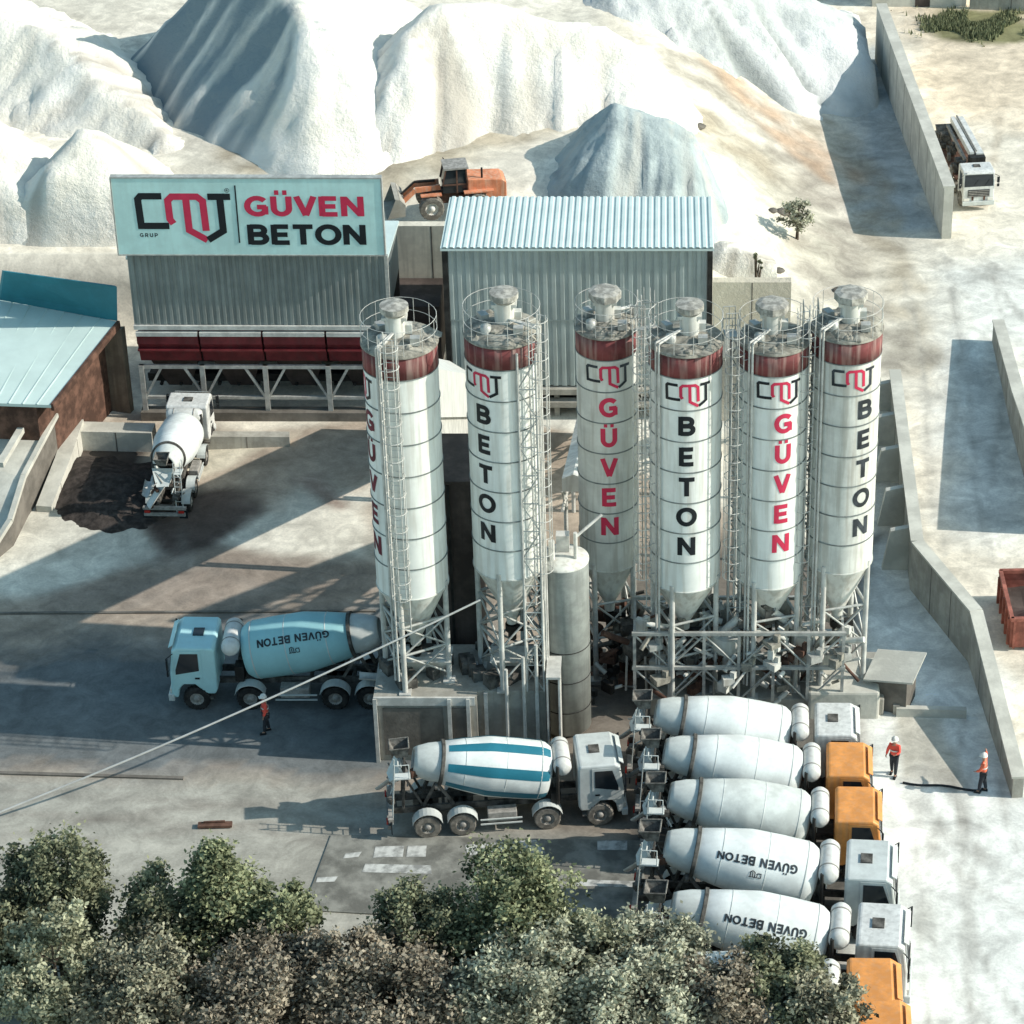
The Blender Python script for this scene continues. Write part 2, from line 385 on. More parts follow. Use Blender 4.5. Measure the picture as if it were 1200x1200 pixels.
def track(pix, col, wd, z=0, amt=.8):
    P = [(g.x, g.y) for g in (G(a, b, z) for a, b in pix)]; Q = []
    for i in range(len(P)-1):   # smooth the bends
        p0, p1, p2, p3 = P[max(0, i-1)], P[i], P[i+1], P[min(len(P)-1, i+2)]
        for k in range(6):
            t = k/6; Q.append(tuple(.5*((2*p1[j])+(p2[j]-p0[j])*t+(2*p0[j]-5*p1[j]+4*p2[j]-p3[j])*t*t+(3*p1[j]-p0[j]-3*p2[j]+p3[j])*t**3) for j in (0, 1)))
    Q.append(P[-1]); m = wd*1.6+1.5
    TRK.append((Q, (min(q[0] for q in Q)-m, max(q[0] for q in Q)+m, min(q[1] for q in Q)-m, max(q[1] for q in Q)+m), col, wd, amt))
def sdist(x, y, Q):
    best = 1e9
    for (ax, ay), (bx, by) in zip(Q, Q[1:]):
        dx, dy = bx-ax, by-ay; l2 = dx*dx+dy*dy or 1e-9; t = max(0, min(1, ((x-ax)*dx+(y-ay)*dy)/l2)); d = math.hypot(x-ax-dx*t, y-ay-dy*t)
        if d < best: best = d
    return best
DT = (.43, .37, .28)
track([(300, 178), (400, 200), (500, 185), (600, 145), (700, 112), (800, 100), (900, 108)], DT, 2.2, 6, .95)
track([(860, 70), (940, 105), (1000, 150), (1030, 220), (1050, 300), (1070, 380)], DT, 1.4, 2, .85)
track([(820, 125), (900, 145), (955, 190), (970, 260), (985, 320), (1040, 370)], (.40, .36, .30), 2.2, 2, .95)
track([(700, 10), (800, 40), (900, 90), (990, 130)], (.55, .40, .28), 1.4, 4, .9)
RC = (.40, .38, .34)
for off in (0, 1.9):
    for pl in ([(1100, 960), (1085, 1060), (1110, 1140), (1180, 1230)], [(1062, 930), (1100, 1000), (1180, 1060), (1280, 1090)], [(1130, 840), (1120, 930), (1160, 1010), (1260, 1040)], [(1090, 880), (1075, 960), (1078, 1080), (1090, 1240)],
               [(1110, 300), (1120, 360), (1125, 420), (1110, 560)], [(1085, 290), (1170, 330), (1260, 345)], [(1060, 330), (1080, 420), (1090, 560), (1110, 650)], [(1150, 310), (1190, 360), (1230, 420)]):
        track([(a+off*28, b+off*4) for a, b in pl], RC, .12, 0, .5)
    for pl in ([(260, 640), (180, 700), (60, 735), (-60, 750)], [(430, 640), (330, 690), (220, 735), (0, 745)], [(210, 610), (230, 660), (330, 690), (440, 690)], [(-20, 925), (150, 935), (330, 950), (460, 985)], [(-20, 985), (120, 960), (300, 940), (440, 945)]):
        track([(a, b+off*14) for a, b in pl], (.20, .175, .15), .2, 0, .4)
    track([(1165, 190), (1175, 120), (1190, 60)], (.5, .42, .32), .2, 0, .5) if off == 0 else None
for pl in ([(1075, 900), (1082, 950), (1120, 985), (1165, 1010)], [(1095, 905), (1130, 950), (1150, 990)]): track(pl, (.34, .33, .30), .35, 0, .6)
def ground_col(x, y):
    c = Vector(BASE)
    n1 = noise.fractal((x*.14, y*.14, 1.3), 1.0, 2.1, 5)
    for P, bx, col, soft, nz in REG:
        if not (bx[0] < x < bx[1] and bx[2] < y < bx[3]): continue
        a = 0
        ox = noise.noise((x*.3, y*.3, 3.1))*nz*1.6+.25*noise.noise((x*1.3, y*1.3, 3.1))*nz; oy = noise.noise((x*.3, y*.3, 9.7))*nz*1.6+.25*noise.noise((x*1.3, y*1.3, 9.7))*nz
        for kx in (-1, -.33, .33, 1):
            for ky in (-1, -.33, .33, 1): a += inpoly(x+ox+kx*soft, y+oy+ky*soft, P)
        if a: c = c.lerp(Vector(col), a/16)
    for Q, bx, col, wd, amt in TRK:
        if not (bx[0] < x < bx[1] and bx[2] < y < bx[3]): continue
        ww = .6 if wd > .5 else .12; d = sdist(x+ww*noise.noise((x*.5, y*.5, 4)), y+ww*noise.noise((x*.5, y*.5, 8)), Q); f = 1-S((d-wd*.6)/(wd*.7+.1))
        if f > 0: c = c.lerp(Vector(col), f*amt*max(0, min(1, .75+.9*noise.noise((x*.7, y*.7, 11)))))
    n2 = noise.fractal((x*.5, y*.9, 7.3), 1.0, 2.1, 5)
    n3 = noise.fractal((x*2.1, y*3.5, 2.3), 1.0, 2.0, 3)
    k = 1+.20*n1+.18*n2+.11*n3
    return c*max(.3, k)
def axis(a, b, st, far):
    r = [a+i*st for i in range(int((b-a)/st)+1)]
    lo, hi = [], []; d = st
    p = a
    while p > far[0]: d *= 1.5; p -= d; lo.append(p)
    p = r[-1]; d = st
    while p < far[1]: d *= 1.5; p += d; hi.append(p)
    return lo[::-1]+r+hi
xs = axis(-37, 22, .25, (-2500, 2500)); ys = axis(72, 172, .3, (-600, 4500))
vs = []; cols = []
for y in ys:
    for x in xs:
        inner = -40 < x < 26 and 68 < y < 178
        z = ground_h(x, y)+(.05*noise.noise((x*.35, y*.35, 0)) if inner and y > 126 else 0)
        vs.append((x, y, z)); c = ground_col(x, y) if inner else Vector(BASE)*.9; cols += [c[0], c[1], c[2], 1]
nx = len(xs)
fs = [(j*nx+i, j*nx+i+1, (j+1)*nx+i+1, (j+1)*nx+i) for j in range(len(ys)-1) for i in range(nx-1)]
me = bpy.data.meshes.new('ground'); me.from_pydata(vs, [], fs); me.update()
for p in me.polygons: p.use_smooth = True
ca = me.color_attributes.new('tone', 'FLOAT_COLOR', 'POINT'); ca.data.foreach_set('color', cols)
gm = bpy.data.materials.new('yard_ground'); gm.use_nodes = True
nt = gm.node_tree; b = nt.nodes['Principled BSDF']; L = nt.links.new
b.inputs['Specular IOR Level'].default_value = .15; b.inputs['Roughness'].default_value = .9
at = N(nt, 'ShaderNodeAttribute'); at.attribute_name = 'tone'
tc = N(nt, 'ShaderNodeTexCoord')
def grunge(scale, stretch, lo, hi, c0, c1, dist=0):
    mp = N(nt, 'ShaderNodeMapping'); mp.inputs['Scale'].default_value = stretch
    L(tc.outputs['Object'], mp.inputs['Vector'])
    n = N(nt, 'ShaderNodeTexNoise'); n.inputs['Scale'].default_value = scale; n.inputs['Detail'].default_value = 10; n.inputs['Roughness'].default_value = .65; n.inputs['Distortion'].default_value = dist
    L(mp.outputs['Vector'], n.inputs['Vector'])
    r = N(nt, 'ShaderNodeValToRGB'); r.color_ramp.elements[0].position = lo; r.color_ramp.elements[1].position = hi
    r.color_ramp.elements[0].color = (*[c0]*3, 1); r.color_ramp.elements[1].color = (*[c1]*3, 1)
    L(n.outputs['Fac'], r.inputs['Fac']); return r.outputs['Color'], n.outputs['Fac']
o1, f1 = grunge(.8, (1, 1, 1), .36, .62, .80, 1.10, 1.5)
o2, f2 = grunge(.35, (1, 1.2, 1), .36, .62, .86, 1.06, 1.2)
o3, f3 = grunge(9, (1, 1, 1), .3, .7, .86, 1.1)
cur = at.outputs['Color']
for o in (o1, o2, o3):
    mx = N(nt, 'ShaderNodeMixRGB'); mx.blend_type = 'MULTIPLY'; mx.inputs['Fac'].default_value = 1
    L(cur, mx.inputs['Color1']); L(o, mx.inputs['Color2']); cur = mx.outputs['Color']
L(cur, b.inputs['Base Color'])
bp = N(nt, 'ShaderNodeBump'); bp.inputs['Strength'].default_value = .3; bp.inputs['Distance'].default_value = .025
L(f3, bp.inputs['Height']); L(bp.outputs['Normal'], b.inputs['Normal'])
me.materials.append(gm)
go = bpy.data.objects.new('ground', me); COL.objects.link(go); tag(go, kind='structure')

# ------------------------------------------------------------------ heaps
def heap(name, ridge, slope, m, label, cat='heap', group=None, seed=0, rill=.35, res=.32, base=None, steep=None, right=False, yard=False, left=0, rt=0, shade=0):
    """ridge: list of (px, py, z) as seen in the photo at height z"""
    P = [Vector((XA(px, Y, ZA(Y, py)), Y, ZA(Y, py))) if Y > 50 else G(px, py, Y) for px, py, Y in ridge]
    if len(P) == 1: P.append(P[0]+Vector((.01, 0, 0)))
    zb = 0
    reach = (max(p.z for p in P)-(0 if yard or right else 4.5))/slope+2.5
    x0, x1 = min(p.x for p in P)-reach, max(p.x for p in P)+reach
    y0, y1 = min(p.y for p in P)-reach, max(p.y for p in P)+reach
    nx_, ny_ = int((x1-x0)/res)+1, int((y1-y0)/res)+1
    Z = []; RL = []
    for j in range(ny_):
        for i in range(nx_):
            x, y = x0+i*res, y0+j*res
            wx = x+1.0*noise.noise((x*.16+seed, y*.16, 0)); wy = y+1.0*noise.noise((x*.16, y*.16, 5+seed))
            best = -99; lf_ = 0; ba = 0; bd = 0; acc = 0
            for a, b in zip(P, P[1:]):
                dx, dy = b.x-a.x, b.y-a.y; l2 = dx*dx+dy*dy
                t0 = ((wx-a.x)*dx+(wy-a.y)*dy)/l2; t = max(0, min(1, t0))
                qx, qy = a.x+dx*t, a.y+dy*t; d = math.hypot(wx-qx, wy-qy)
                z = a.z+(b.z-a.z)*t-slope*(1+left*max(0, min(1, (qx-wx)/max(.01, d)+.15))+rt*max(0, (wx-qx)/max(.01, d)))*(math.sqrt(d*d+.35)-.59)
                if z > best:
                    best = z; bd = d; lf_ = (qx-wx)/max(.01, d); ba = acc+t*math.sqrt(l2)+math.atan2(wy-qy, wx-qx)*2.2*(1 if 0 < t0 < 1 else 1)
                acc += math.sqrt(l2)
            amp = rill*min(1, bd/3.0)
            rl = noise.fractal((ba*.9, bd*.08+seed*3, seed), 1.0, 2.2, 4)
            rl2 = noise.noise((ba*.33, seed*1.7, 2))
            rl3 = 1-abs(noise.noise((ba*1.9, bd*.15, seed+4)))*2
            z = best+amp*(rl*.8+rl2*1.0-rl3*.35)+.35*noise.fractal((x*.22, y*.22, seed+1), 1, 2, 5)+.10*noise.fractal((x*1.1, y*1.1, seed), .9, 2.1, 4)
            if bd > 1.5: z += .22*max(0, noise.noise((x*.55, y*.55, seed+9)))
            g = ground_h(x, y)
            if not yard: z -= 12*S((YW+2.2-y)/2.0)
            if right: z -= 9*S((x-(11.55+(157-y)*.072))/.8)
            Z.append((x, y, z, g)); RL.append(max(0, min(1, -(rl*1.1+rl2*.5)*1.5-.05+.5*max(0, rl3-.75)+shade*S((lf_-.1)/.5)*S((bd-.2)/.8))))  # shade term paints the left flank's shadow through the rill value
    mb_v = [(x, y, max(z, g-.4)) for x, y, z, g in Z]; fcs = []
    for j in range(ny_-1):
        for i in range(nx_-1):
            q = (j*nx_+i, j*nx_+i+1, (j+1)*nx_+i+1, (j+1)*nx_+i)
            if max(Z[k][2]-Z[k][3] for k in q) > -.2: fcs.append(q)
    used = sorted({k for f in fcs for k in f}); mp = {k: i for i, k in enumerate(used)}
    me = bpy.data.meshes.new(name); me.from_pydata([mb_v[k] for k in used], [], [tuple(mp[k] for k in f) for f in fcs]); me.update()
    for p in me.polygons: p.use_smooth = True
    a = me.attributes.new('rill', 'FLOAT', 'POINT'); a.data.foreach_set('value', [RL[k] for k in used])
    me.materials.append(m)
    o = bpy.data.objects.new(name, me); COL.objects.link(o)
    return tag(o, label, cat, group)
GH = 'sand and gravel heaps behind the sheds'
heap('sand_heap', [(-60, -30, 143), (50, 40, 139.5), (130, 112, 135.5), (185, 158, 133)], .66, M['sandwhite'], 'long white sand ridge running down to the top left behind the sign', 'sand heap', GH, 1, rill=.65)
heap('sand_heap', [(70, 190, 127.2), (108, 152, 128.5), (132, 205, 127)], .85, M['sandwhite'], 'rounded white sand heap directly above the teal roof at far left', 'sand heap', GH, 2, rill=.5, left=.4)
heap('sand_heap', [(-70, 120, 132), (-10, 170, 128.5), (18, 235, 126.8)], .75, M['sandwhite'], 'steep white sand heap cut by the left edge of the picture', 'sand heap', GH, 3, rill=.7)
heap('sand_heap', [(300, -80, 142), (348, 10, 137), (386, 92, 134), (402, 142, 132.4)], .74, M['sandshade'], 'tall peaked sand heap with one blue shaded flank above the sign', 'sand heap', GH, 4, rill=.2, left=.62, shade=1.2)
heap('sand_heap', [(452, 90, 134.5), (474, 40, 136.5), (520, 8, 138.5), (600, 5, 140), (695, 28, 140), (745, 56, 139.5)], .76, M['sandwhite'], 'broad bright white sand heap behind the orange wheel loader', 'sand heap', GH, 5, rill=.6, left=.3, rt=1.3)
heap('gravel_heap', [(722, 120, 131.5), (782, 142, 131.2), (808, 158, 131)], .80, M['sandgrey'], 'small blue grey gravel heap with a furrowed front just behind the pale shed roof', 'gravel heap', GH, 6, rill=.6, res=.2, left=.45, rt=2.4)
heap('gravel_heap', [(730, -20, 152), (820, -15, 153), (900, -20, 156), (985, 12, 158)], .74, M['sandpale'], 'large grey white gravel heap against the long concrete wall at the top', 'gravel heap', GH, 8, rill=.7, right=True)
heap('sand_heap', [(858, 282, 127), (885, 300, 126)], .6, M['sandwhite'], 'low white sand spill beside the right end of the pale shed', 'sand heap', GH, 9, rill=.3, res=.25)
heap('aggregate_heap', [(95, 545, .7), (130, 560, .9)], .4, M['mud'], 'low dark wet aggregate heap in the walled bay at left', 'heap', None, 12, rill=.1, res=.2, yard=True)

# ------------------------------------------------------------------ sign shed with aggregate bins
def corrugated(mb, x0, x1, z0, z1, y, pitch=.3, d=.05):
    n = int((x1-x0)/pitch); p = (x1-x0)/n
    for i in range(n):
        a = x0+i*p; pts = [(a, 0), (a+p*.32, 0), (a+p*.45, -d), (a+p*.87, -d), (a+p, 0)]
        for (u, v), (u2, v2) in zip(pts, pts[1:]):
            mb.add([(u, y+v, z0), (u2, y+v2, z0), (u2, y+v2, z1), (u, y+v, z1)], [(0, 1, 2, 3)])
YS = G(0, 490).y
sx0, sx1 = XA(147, YS, 9), XA(450, YS, 9)
sc_ = (sx0+sx1)/2
t = empty('sign_shed', (sc_, YS, 0), R(-.3), 'long grey corrugated bin shed with maroon hopper doors under the company sign', 'shed')
hw = (sx1-sx0)/2
z_ct, z_cb = ZA(YS, 298), ZA(YS, 380)
mb = MB(); corrugated(mb, -hw, hw, z_cb, z_ct, 0); mb.bb((-hw, .02, z_cb), (hw, .1, z_ct)); mb.build('front_cladding', M['corr'], t)
mb = MB(); mb.bb((-hw, .1, z_cb), (-hw+.12, 5.6, z_ct-1.4)); mb.bb((hw-.12, .1, z_cb), (hw, 5.6, z_ct-1.4)); mb.build('side_cladding', M['corr'], t)
mb = MB(); mb.prism([(-hw-.1, .12, z_ct-.35), (hw+.1, .12, z_ct-.35), (hw+.1, 5.8, z_ct-1.3), (-hw-.1, 5.8, z_ct-1.3)], (0, 0, .12)); mb.build('roof', M['roof'], t)
mb = MB(); mb.bb((-hw-.02, -.16, z_cb-.22), (hw+.02, .02, z_cb-.02)); mb.build('sill_beam', M['pale_steel'], t)
zr0, zr1 = ZA(YS, 427), ZA(YS, 392)
bw = 2*hw/4
for i in range(4):
    mb = MB(); a = -hw+i*bw+.05; b_ = a+bw-.1
    mb.prism([(a, -.1, zr1), (a, -.12, zr1-.45), (a, -.0, zr1-.5), (a, .35, zr0), (a, .5, zr0), (a, .5, zr1)], (b_-a, 0, 0))
    mb.bb((a, -.16, (zr0+zr1)/2-.02), (b_, .12, (zr0+zr1)/2+.06))
    h = mb.build('hopper_door', M['hopper'], t)
    mb = MB(); mb.bb((a, -.22, zr1+.0), (b_, -.04, zr1+.2)); mb.build('lip', M['pale_steel'], h)
zt0, zt1 = ZA(YS, 466), zr0-.05
mb = MB()
mb.bb((-hw, -.06, zt1-.16), (hw, .1, zt1)); mb.bb((-hw, -.06, zt0-.06), (hw, .08, zt0+.08))
for i in range(5):
    x = -hw+i*bw; x = min(max(x, -hw+.1), hw-.1); mb.bb((x-.11, -.1, 0), (x+.11, .1, zt1))
    if i < 4:
        for (xa, xb) in ((x+.1, x+bw*.32) if False else (x+bw*.32, x+.06), (x+bw*.68, x+bw-.06)):
            mb.beam((xa, 0, zt1-.1), (xb, 0, zt0), .11)
mb.build('front_truss', M['steel'], t)
mb = MB()
for i in range(4):
    a = -hw+i*bw+.25; mb.box((a+bw/2-.25, 2.6, zt1-1.0), (bw-.5, 3.6, 2.2), mtx=Matrix.Scale(-1, 4, (0, 0, 1)), taper=(.45, .4))
mb.build('bin_hoppers', M['brown'], t)
mb = MB(); mb.bb((-hw, 1.8, .95), (hw, 2.9, 1.2)); mb.bb((-hw, 1.7, 1.15), (hw, 1.8, 1.4))
for i in range(14): mb.cyl((-hw+.6+i*.9, 1.7, .85), (-hw+.6+i*.9, 3, .85), .09, n=8)
mb.build('collecting_belt', M['darkmetal'], t)
mb = MB(); mb.bb((-hw, 5.4, 0), (hw, 5.6, z_cb)); mb.build('back_wall', M['brown'], t)
mb = MB(); mb.bb((-hw-.1, -.3, 0), (hw+.1, .3, .45)); mb.build('plinth', M['concdark'], t)
mb = MB(); mb.bb((hw-.02, -.15, 0), (hw+.14, .05, z_ct)); mb.build('corner_post', M['steel'], t)
# sign
z0, z1 = ZA(YS-.4, 298), ZA(YS-.4, 209)
W = XA(449, YS-.4, 10)-XA(136, YS-.4, 10); xc = (XA(449, YS-.4, 10)+XA(136, YS-.4, 10))/2
s = empty('company_sign', (xc, YS-.42, z0), R(-.3), 'pale turquoise company sign reading GÜVEN BETON with the CMT emblem above the maroon bins', 'sign')
mb = MB(); mb.bb((-W/2, 0, 0), (W/2, .25, z1-z0)); mb.build('panel', M['signpanel'], s)
mb = MB(); hh = z1-z0
mb.bb((-W/2-.05, -.03, -.06), (W/2+.05, .29, 0)); mb.bb((-W/2-.05, -.03, hh), (W/2+.05, .29, hh+.06)); mb.bb((-W/2-.06, -.03, 0), (-W/2, .28, hh)); mb.bb((W/2, -.03, 0), (W/2+.06, .28, hh)); mb.build('frame', M['steel'], s)
mb = MB()
for i in range(6):
    x = -W/2+.5+i*(W-1)/5; mb.beam((x, .3, hh-.2), (x, 2.2, -.3), .08)
mb.build('braces', M['steel'], s)
pxs = W/313.; pzs = hh/89.
def sg(px, py): return ((px-136)*pxs-W/2, (298-py)*pzs)
def sfn(px, py, k): o = sg(px, py); return planar((o[0], 0, o[1]), (1, 0, 0), (0, 0, 1), (0, -1, 0), k)
ls = 450/7.5*pzs
mb = MB(); lay(mb, LOGO_BLACK, sfn(161.5, 285, ls), .125); mb.build('emblem_letter', M['black'], s)
mb = MB(); lay(mb, LOGO_RED, sfn(161.5, 285, ls), .125); mb.build('emblem_monogram', M['red'], s)
word_objs('GRUP', sfn(163, 277.5, 4.6*pzs), .2, 'small_letter', M['lettergrey'], s, .35); mb = MB(); lay(mb, glyph('R')[0], sfn(268.5, 224, 2.6*pzs), .22)
lay(mb, [arc(.37, .5, .9, .9, 0, 360, 16)], sfn(268.5, 224, 2.6*pzs), .2); mb.build('registered_mark', M['lettergrey'], s)
for word, (a, b_, c, d), m_ in (('GÜVEN', (289, 427.5, 252.5, 229.5), 'red'), ('BETON', (290, 428, 286, 262.5), 'black')):
    st, tw = text_strokes(word, .11); k = (b_-a)*pxs/tw; kz = (c-d)*pzs
    o = sg(a, c); adv = 0
    for ch in word:
        g_, w_ = glyph(ch); mb = MB()
        for i, q_ in enumerate(g_):
            for q in strip(q_, .235): mb.add([(o[0]+(p.x+adv)*k, -.012-i*.0022, o[1]+p.y*kz) for p in q], [(0, 1, 2, 3)])
        mb.build('letter', M[m_], s); adv += w_+.11
o = sg(278.6, 284); o2 = sg(280.2, 217); mb = MB(); mb.bb((o[0], -.02, o[1]), (o2[0], -.002, o2[1])); mb.build('divider', M['black'], s)

# ------------------------------------------------------------------ second shed
YB = YS
bx0, bx1 = XA(521, YB, 8), XA(832.5, YB, 8); hw = (bx1-bx0)/2
t = empty('pale_shed', ((bx0+bx1)/2, YB, 0), 0, 'pale corrugated shed with a white sheet roof behind the silos', 'shed')
ze = ZA(YB, 288); zb = ZA(YB, 452); zs = ZA(YB, 374)
zr = ZA(YB+6.2, 231)
mb = MB(); n = 40; p = (2*hw+.3)/n
for i in range(n):
    a = -hw-.15+i*p
    for u0, u1, v0, v1 in ((0, .3, 0, 0), (.3, .42, 0, .05), (.42, .86, .05, .05), (.86, 1, .05, 0)):
        mb.add([(a+u0*p, -.25, ze+v0), (a+u1*p, -.25, ze+v1), (a+u1*p, 6.2, zr+v1), (a+u0*p, 6.2, zr+v0)], [(0, 1, 2, 3)])
mb.prism([(-hw-.15, -.25, ze-.14), (hw+.15, -.25, ze-.14), (hw+.15, 6.2, zr-.14), (-hw-.15, 6.2, zr-.14)], (0, 0, .11)); mb.build('roof', M['roof'], t)
mb = MB(); corrugated(mb, -hw, hw, zs, ze-.12, 0, .38, .06); mb.bb((-hw, .02, zs), (hw, .08, ze-.2)); mb.build('upper_cladding', M['corr2'], t)
mb = MB(); corrugated(mb, -hw, hw, zb, zs-.05, .06, .38, .06); mb.bb((-hw, .08, zb), (hw, .14, zs-.05)); mb.bb((-hw, -.02, zs-.09), (hw, .05, zs)); mb.build('lower_cladding', M['corr2'], t)
mb = MB()
for sx in (-1, 1): mb.bb((sx*hw, .05, zb), (sx*(hw-.1), 6, min(ze, zr)-.2))
mb.build('side_cladding', M['corr2'], t)
mb = MB()
for x in (-hw+.02, hw-.02): mb.bb((x-.12, -.14, 0), (x+.12, .02, ze-.15))
mb.build('corner_post', M['darkmetal'], t)
mb = MB()
for i in range(6):
    x = -hw+.6+i*(2*hw-1.2)/5; mb.bb((x-.12, .2, 0), (x+.12, .45, zb+.1))
for k, z in enumerate((.7, 1.35, zb-.4)): mb.bb((-hw+.2, -.25+.04*k, z), (hw-.2, .2, z+.28))
mb.build('bin_frame', M['conc'], t)
mb = MB(); mb.bb((-hw+.2, 1.2, 0), (hw-.2, 1.4, zb-.1)); mb.build('bin_back', M['brown'], t)
mb = MB(); mb.bb((-hw+.3, .45, .5), (hw-.3, 1.1, .7)); mb.build('collecting_belt', M['darkmetal'], t)

# ------------------------------------------------------------------ walls
def wall(name, pts, hts, th, m, label, cat='wall', cap=None, but=None):
    """pts: ground points, hts: heights at each"""
    o0 = Vector((pts[0][0], pts[0][1], 0)); t = empty(name, o0, 0, label, cat)
    mb = MB(); P = [Vector((p[0], p[1], 0))-o0 for p in pts]; n = len(P)
    nn = []
    for i in range(n):
        d = Vector((0, 0, 0))
        if i > 0: d += (P[i]-P[i-1]).normalized()
        if i < n-1: d += (P[i+1]-P[i]).normalized()
        d.normalize(); nn.append(Vector((-d.y, d.x, 0)))
    zz = Vector((0, 0, 1))
    for i in range(n-1):
        a, b_, na, nb = P[i], P[i+1], nn[i]*th/2, nn[i+1]*th/2
        v = [a-na-zz*.2, b_-nb-zz*.2, b_+nb-zz*.2, a+na-zz*.2, a-na+zz*hts[i], b_-nb+zz*hts[i+1], b_+nb+zz*hts[i+1], a+na+zz*hts[i]]
        mb.add(v, [(0, 1, 2, 3), (4, 5, 6, 7), (0, 1, 5, 4), (2, 3, 7, 6)]+([(0, 3, 7, 4)] if i == 0 else [])+([(1, 2, 6, 5)] if i == n-2 else []))
    mb.build('wall_body', m, t)
    for i in range(n-1):
        Ls_ = (P[i+1]-P[i]).length; k = int(Ls_/2.6)
        for j in range(1, k+1):
            f = j/(k+1); a = P[i].lerp(P[i+1], f); h = hts[i]+(hts[i+1]-hts[i])*f; d = (P[i+1]-P[i]).normalized()
            q = Vector((-d.y, d.x, 0)); mb = MB(); mb.prism([a-d*.03-q*(th/2+.004), a+d*.03-q*(th/2+.004), a+d*.03+q*(th/2+.004), a-d*.03+q*(th/2+.004)], (0, 0, h-.02)); mb.build('joint', M['concdark'], t)
    if cap:
        for i in range(n-1):
            mb = MB(); a, b_ = P[i]+zz*(hts[i]+.05), P[i+1]+zz*(hts[i+1]+.05); mb.beam(a, b_, th+.12, .1)
            mb.build('coping', cap, t)
    if but:
        for (k, f, sd_) in but:
            a = P[k].lerp(P[k+1], f); h = hts[k]+(hts[k+1]-hts[k])*f; q = nn[k]*sd_
            mb = MB(); d = (P[k+1]-P[k]).normalized()*.14
            mb.prism([a-d+q*th/2, a-d+q*(th/2+1.1), a-d+q*(th/2+.8)+zz*(h-.3), a-d+q*th/2+zz*(h-.1)], d*2); mb.build('buttress', M['concpale'], t)
    return t
def gp(px, py, z=0): g = G(px, py, z); return (g.x, g.y)
wall('retaining_wall', [gp(1109, 280), gp(1030, 70)], [2.9, 3.4], .5, M['concpale'], 'long straight freestanding concrete wall with a blue shadow, beside the parked pump truck', cap=M['concpale'])
wall('retaining_wall', [gp(1168, 400), gp(1190, 500), gp(1224, 627)], [1.1, 1.8, 2.7], .45, M['conc'], 'sloping concrete wall at the right edge casting a trapezoid shadow', cap=M['concpale'])
zt = 2.3
wall('retaining_wall', [gp(1047, 470), gp(1072, 690), gp(1140, 775), gp(1192, 935)], [1.6, 2.3, 2.4, .9], .42, M['conc'], 'angled concrete wall with five short buttresses right of the silos', cap=M['concpale'],
     but=[(0, .05, -1), (0, .25, -1), (0, .45, -1), (0, .68, -1), (0, .9, -1)])
yr = YW
wall('loading_wall', [(XA(455, yr, 4), yr), (XA(560, yr, 4), yr)], [6.05, 6.05], .5, M['wallbeige'], 'beige concrete loading wall between the two sheds under the wheel loader')
wall('loading_wall', [(XA(835, YB+4, 3), YB+4), (XA(926, YB+4, 3), YB+4)], [ZA(YB+4, 328)]*2, .5, M['sandbeige'], 'beige concrete wall at the right end of the pale shed')
mb = MB(); x0, x1 = XA(466, yr-1, 2), XA(520, yr-1, 2)
mb.bb((x0, yr-3.2, 0), (x1, yr-.3, 3.3)); o = mb.build('dark_opening_fill', M['brown'], None); tag(o, 'dark brown fill for the shaded opening between the two sheds', 'opening')  # added dark box stands in for the shaded opening below the loading wall
wall('loading_wall', [(XA(150, YS+.6, 2), YS+.6), (XA(82, YS+1.4, 2), YS+1.4)], [4.4, 3.6], .4, M['concbrown'], 'brown side wall between the teal roofed building and the sign shed')
wall('yard_wall', [gp(182, 524), gp(98, 522)], [1.0, 1.0], .9, M['concpale'], 'thick low cream bay wall left of the reversing mixer truck')
wall('yard_wall', [gp(92, 518), gp(76, 560), gp(52, 600)], [1.2, 1.0, .3], .7, M['concpale'], 'short low bay wall stained orange beside the ramp')
wall('yard_wall', [gp(240, 524), gp(340, 520)], [.7, .5], .5, M['conc'], 'low concrete kerb wall right of the reversing mixer truck')

# ------------------------------------------------------------------ teal roofed building at left
def pz(px, py, z): return G(px, py, z)
t = empty('teal_roof_building', (*gp(20, 500), 0), 0, 'low building with pale teal sheet roof at the left edge', 'building')
o0 = Vector(t.location)
zr_ = 4.6
A = pz(138, 380, zr_)-o0; Bq = pz(-140, 320, zr_)-o0; Cc = pz(-170, 470, 4.1)-o0; Dd = pz(60, 478, 4.1)-o0
mb = MB(); mb.prism([A, Bq, Cc, Dd], (0, 0, .14))
for k in range(1, 14): f = k/14; mb.beam(A.lerp(Bq, f)+Vector((0, 0, .15)), Dd.lerp(Cc, f)+Vector((0, 0, .15)), .05, .05)
mb.build('roof', M['tealroof'], t)
E1 = pz(137, 336, 6.7)-o0; E2 = pz(5, 318, 6.7)-o0; E3 = pz(0, 352, zr_+.16)-o0
A2 = A+Vector((0, 0, .16))
mb = MB(); mb.prism([A2, E1, E2, E3+Vector((0, 0, .02))], (-.12, .12, .0)); mb.build('roof_upstand', M['tealdark'], t)
mb = MB(); mb.beam(A+Vector((.05, 0, .02)), Dd+Vector((.05, 0, .02)), .14, .34); mb.build('verge_trim', M['rust'], t)
mb = MB()
e = Vector((-.7, .2, 0)); dn = lambda v: Vector((v.x, v.y, 0))
mb.add([dn(A)+e, dn(Dd)+e, Dd+e-Vector((0, 0, .05)), A+e-Vector((0, 0, .05))], [(0, 1, 2, 3)])
mb.add([dn(Dd)+e, dn(Cc)+Vector((0, .3, 0)), Cc+Vector((0, .3, -.05)), Dd+e-Vector((0, 0, .05))], [(0, 1, 2, 3)])
mb.add([dn(A)+e, dn(Bq), Bq-Vector((0, 0, .05)), A+e-Vector((0, 0, .05))], [(0, 1, 2, 3)])
mb.build('wall', M['rust'], t)
